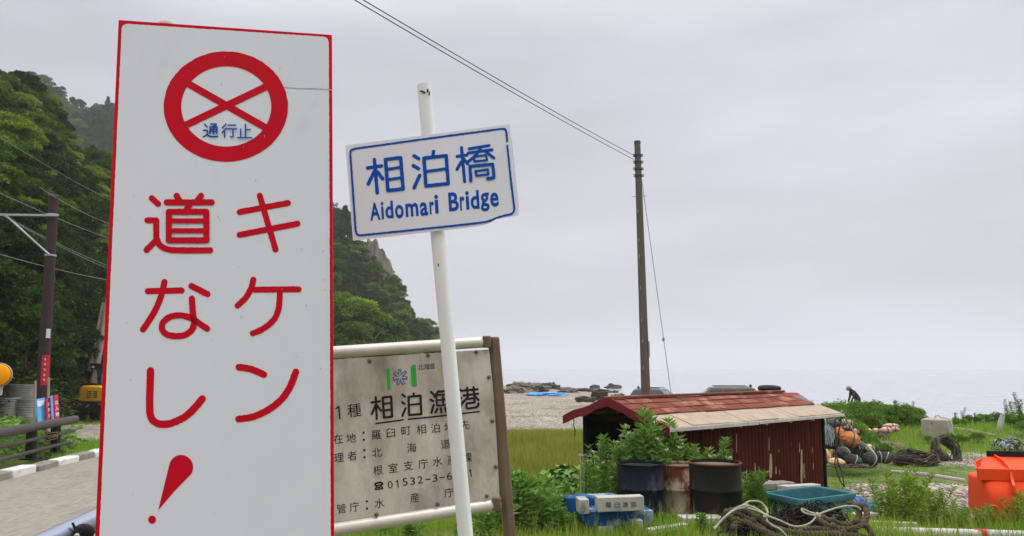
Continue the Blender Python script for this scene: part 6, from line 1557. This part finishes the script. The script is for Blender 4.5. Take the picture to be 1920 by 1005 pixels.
def blades(name, X, Y, h, wd, mat, label, lean=.45):
    n = len(X); Z = ground_z(X, Y)
    a = wr_.uniform(0, 6.28, n); hb = (h if np.ndim(h) else np.full(n, h)) * wr_.uniform(.5, 1.15, n); ww = wd * wr_.uniform(.7, 1.3, n)
    fx, fy = np.cos(a), np.sin(a); b = wr_.uniform(0, 6.28, n); le = lean * wr_.random(n) * hb
    lx_, ly_ = np.cos(b) * le, np.sin(b) * le
    base = np.stack([X, Y, Z - .01], 1); sx = np.stack([fx * ww / 2, fy * ww / 2, np.zeros(n)], 1)
    mid = base + np.stack([lx_ * .35, ly_ * .35, hb * .55], 1); tip = base + np.stack([lx_, ly_, hb * .96], 1)
    V = np.stack([base - sx, base + sx, mid - sx * .75, mid + sx * .75, tip], 1).reshape(-1, 3)
    i = np.arange(n)[:, None] * 5
    q = i + [[0, 1, 3, 2]]; t3 = i + [[2, 3, 4]]
    # patches of drier and greener grass
    pv = np.clip(.5 + .5 * wob(X, Y, 1.1), 0, 1)
    T = np.stack([np.clip(.6 * pv + .4 * wr_.random(n), 0, 1), wr_.random(n), wr_.random(n)], 1)
    o = link_mesh(name, arr_mesh(name, V, [q, t3], False, np.repeat(T, 5, 0)), M[mat]); o['kind'] = 'stuff'; o['label'] = label; return o
def inside(X, Y, poly):
    r = np.zeros(len(X), bool); j = len(poly) - 1
    for i in range(len(poly)):
        xi, yi = poly[i]; xj, yj = poly[j]
        r ^= ((yi > Y) != (yj > Y)) & (X < (xj - xi) * (Y - yi) / (yj - yi + 1e-9) + xi); j = i
    return r
SHED = [tuple(sh(l, w_, 0).xy) for l, w_ in ((.15, -.7), (LEN - .05, -.7), (LEN - .05, .8), (.15, .8))]
TUB = [tuple(p.xy) for p in (Fc, Rc, Bc, Lc)]
HEAP = [(1.9, 7.5), (3.35, 7.5), (3.5, 8.2), (1.9, 8.2)]
def clear(X, Y): return ~(inside(X, Y, SHED) | inside(X, Y, TUB) | inside(X, Y, HEAP))
def zone(n, x0, x1, y0, y1, cond=None):
    X = wr_.uniform(x0, x1, n); Y = wr_.uniform(y0, y1, n); k = clear(X, Y)
    if cond is not None: k &= cond(X, Y)
    return X[k], Y[k]
X, Y = zone(90000, -2.2, 7.2, 6.6, 10.8, lambda X, Y: wr_.random(len(X)) < np.clip(.5 + .75 * wob(X, Y, .8), .06, 1) * (1 - .8 * ss(10.0, 10.8, Y) * ss(4.4, 5, X)))
blades('grass', X, Y, .10 + .07 * np.clip(wob(X, Y, .9) + .6, 0, 1.6) + .05 * ss(9.0, 8.0, Y), .0085, 'grass', 'bright green tufted grass in the foreground')
X, Y = zone(2600, -1.5, 7.2, 6.8, 9.8)
blades('tall_grass', X, Y, .34, .007, 'marsh', 'thin pale seeding grass stalks in the foreground', .7)
X, Y = zone(70000, 1.2, 15, 10.4, 24, lambda X, Y: (px_of(X, Y, 0) > 1180) & (wr_.random(len(X)) < (1 - gravel_mask(X, Y)) * np.clip(.35 + .6 * wob(X, Y, .6), .04, 1)))
blades('short_grass', X, Y, .075, .012, 'grass', 'short patchy grass on the gravel yard', .7)
X, Y = zone(42000, 6, 22, 18, 32, lambda X, Y: (wr_.random(len(X)) < (1 - gravel_mask(X, Y) * .8) * np.clip(.6 + .6 * wob(X, Y, .7), .12, 1)))
blades('bank_grass', X, Y, .26, .016, 'grass', 'rough grass on the shore bank', .6)
X, Y = zone(120000, -6.5, 4.6, 12.6, 27.5, lambda X, Y: (px_of(X, Y, 0) < 1180) & (X > -2.2 - .15 * Y + wob(X, Y, 1.3)) & ((X > -1.2) | (wr_.random(len(X)) < .6)) & (wr_.random(len(X)) < 1 - .85 * ss(23.5, 27.5, Y + 1.5 * wob(X, Y, .7))))
blades('marsh_grass', X, Y, .34 + .20 * ss(14, 20, Y) * (1 - .9 * ss(22, 27.5, Y)), .016, 'marsh', 'yellow-green marsh grass between the notice board and the shed', .35)
X, Y = zone(5000, -1.2, 4.4, 13, 27)
k = (px_of(X, Y, 0) < 1120) & (px_of(X, Y, 0) > 900); X, Y = X[k], Y[k]
blades('tall_marsh_grass', X, Y, .62 * (1 - .5 * ss(22, 27, Y)), .014, 'marsh', 'taller seeding stalks in the marsh grass', .5)
X, Y = zone(18000, -.6, 2.6, 9.8, 13.4, lambda X, Y: px_of(X, Y, 0) < 1120)
blades('mixed_grass', X, Y, .30, .012, 'grass', 'rough grass among the weeds left of the shed', .5)
X, Y = zone(9000, 0, 9, 26, 60, lambda X, Y: wr_.random(len(X)) < np.clip(wob(X, Y, .35) * 1.3 - .25, 0, 1))
blades('beach_grass', X, Y, .12, .03, 'marsh', 'sparse grass patches on the gravel beach', .8)
X = wr_.uniform(-16, -9.6, 16000); Y = wr_.uniform(17.5, 24, 16000); k = (X < road_left(Y) - .1) & (px_of(X, Y, 0) > 95); X, Y = X[k], Y[k]
blades('verge_grass', X, Y, .26, .014, 'grass', 'bright green verge grass beyond the railing end', .5)
X = wr_.uniform(-26, -14, 9000); Y = wr_.uniform(35.5, 44, 9000)
blades('verge_grass', X, Y, .18, .03, 'grass', 'grass strip in front of the yellow loader', .6)
X = wr_.uniform(-9.5, -4, 3000); Y = wr_.uniform(12, 20, 3000); k = X < road_left(Y) - .28; 
# loose pebbles on the gravel
n = 9000
X = wr_.uniform(4.3, 12.5, n); Y = wr_.uniform(10.6, 19, n); k = clear(X, Y) & (wr_.random(n) < gravel_mask(X, Y) * .9 + .06); X, Y = X[k], Y[k]; n = len(X)
u8 = np.array([[1, 0, 0], [-1, 0, 0], [0, 1, 0], [0, -1, 0], [0, 0, 1], [0, 0, -1]], float); f8 = np.array([[0, 2, 4], [2, 1, 4], [1, 3, 4], [3, 0, 4], [2, 0, 5], [1, 2, 5], [3, 1, 5], [0, 3, 5]])
s_ = wr_.uniform(.012, .032, (n, 1, 1)) * wr_.uniform(.6, 1.3, (n, 6, 1)); an = wr_.uniform(0, 6.28, n); ca, sa = np.cos(an)[:, None], np.sin(an)[:, None]
pv = u8[None] * s_ * np.array([1.3, .9, .6]); pv = np.stack([pv[..., 0] * ca - pv[..., 1] * sa, pv[..., 0] * sa + pv[..., 1] * ca, pv[..., 2]], -1)
pv = pv + np.stack([X, Y, ground_z(X, Y) + .006], 1)[:, None]
o = link_mesh('gravel', arr_mesh('gravel', pv.reshape(-1, 3), [(np.arange(n)[:, None, None] * 6 + f8[None]).reshape(-1, 3)], True), M['pebble']); o['kind'] = 'stuff'

# ------------------------------------------------------------------ sea mist
def haze():
    m = bpy.data.materials.new('haze'); t = nodes(m); o = t.nodes.new('ShaderNodeOutputMaterial'); v = t.nodes.new('ShaderNodeVolumePrincipled')
    v.inputs['Color'].default_value = (.74, .75, .78, 1); v.inputs['Density'].default_value = .0005; setin(v, 'Anisotropy', .2)
    t.links.new(v.outputs[0], o.inputs['Volume'])
    x0, x1, y0, y1, z0, z1 = -3100, 3100, -90, 4500, -5.6, 92
    o_ = MB().box(((x0 + x1) / 2, (y0 + y1) / 2, (z0 + z1) / 2), (x1 - x0, y1 - y0, z1 - z0)).build('haze', m, loc=(0, 0, 0), smooth=0); o_['kind'] = 'stuff'; o_['label'] = 'pale sea mist'
haze()
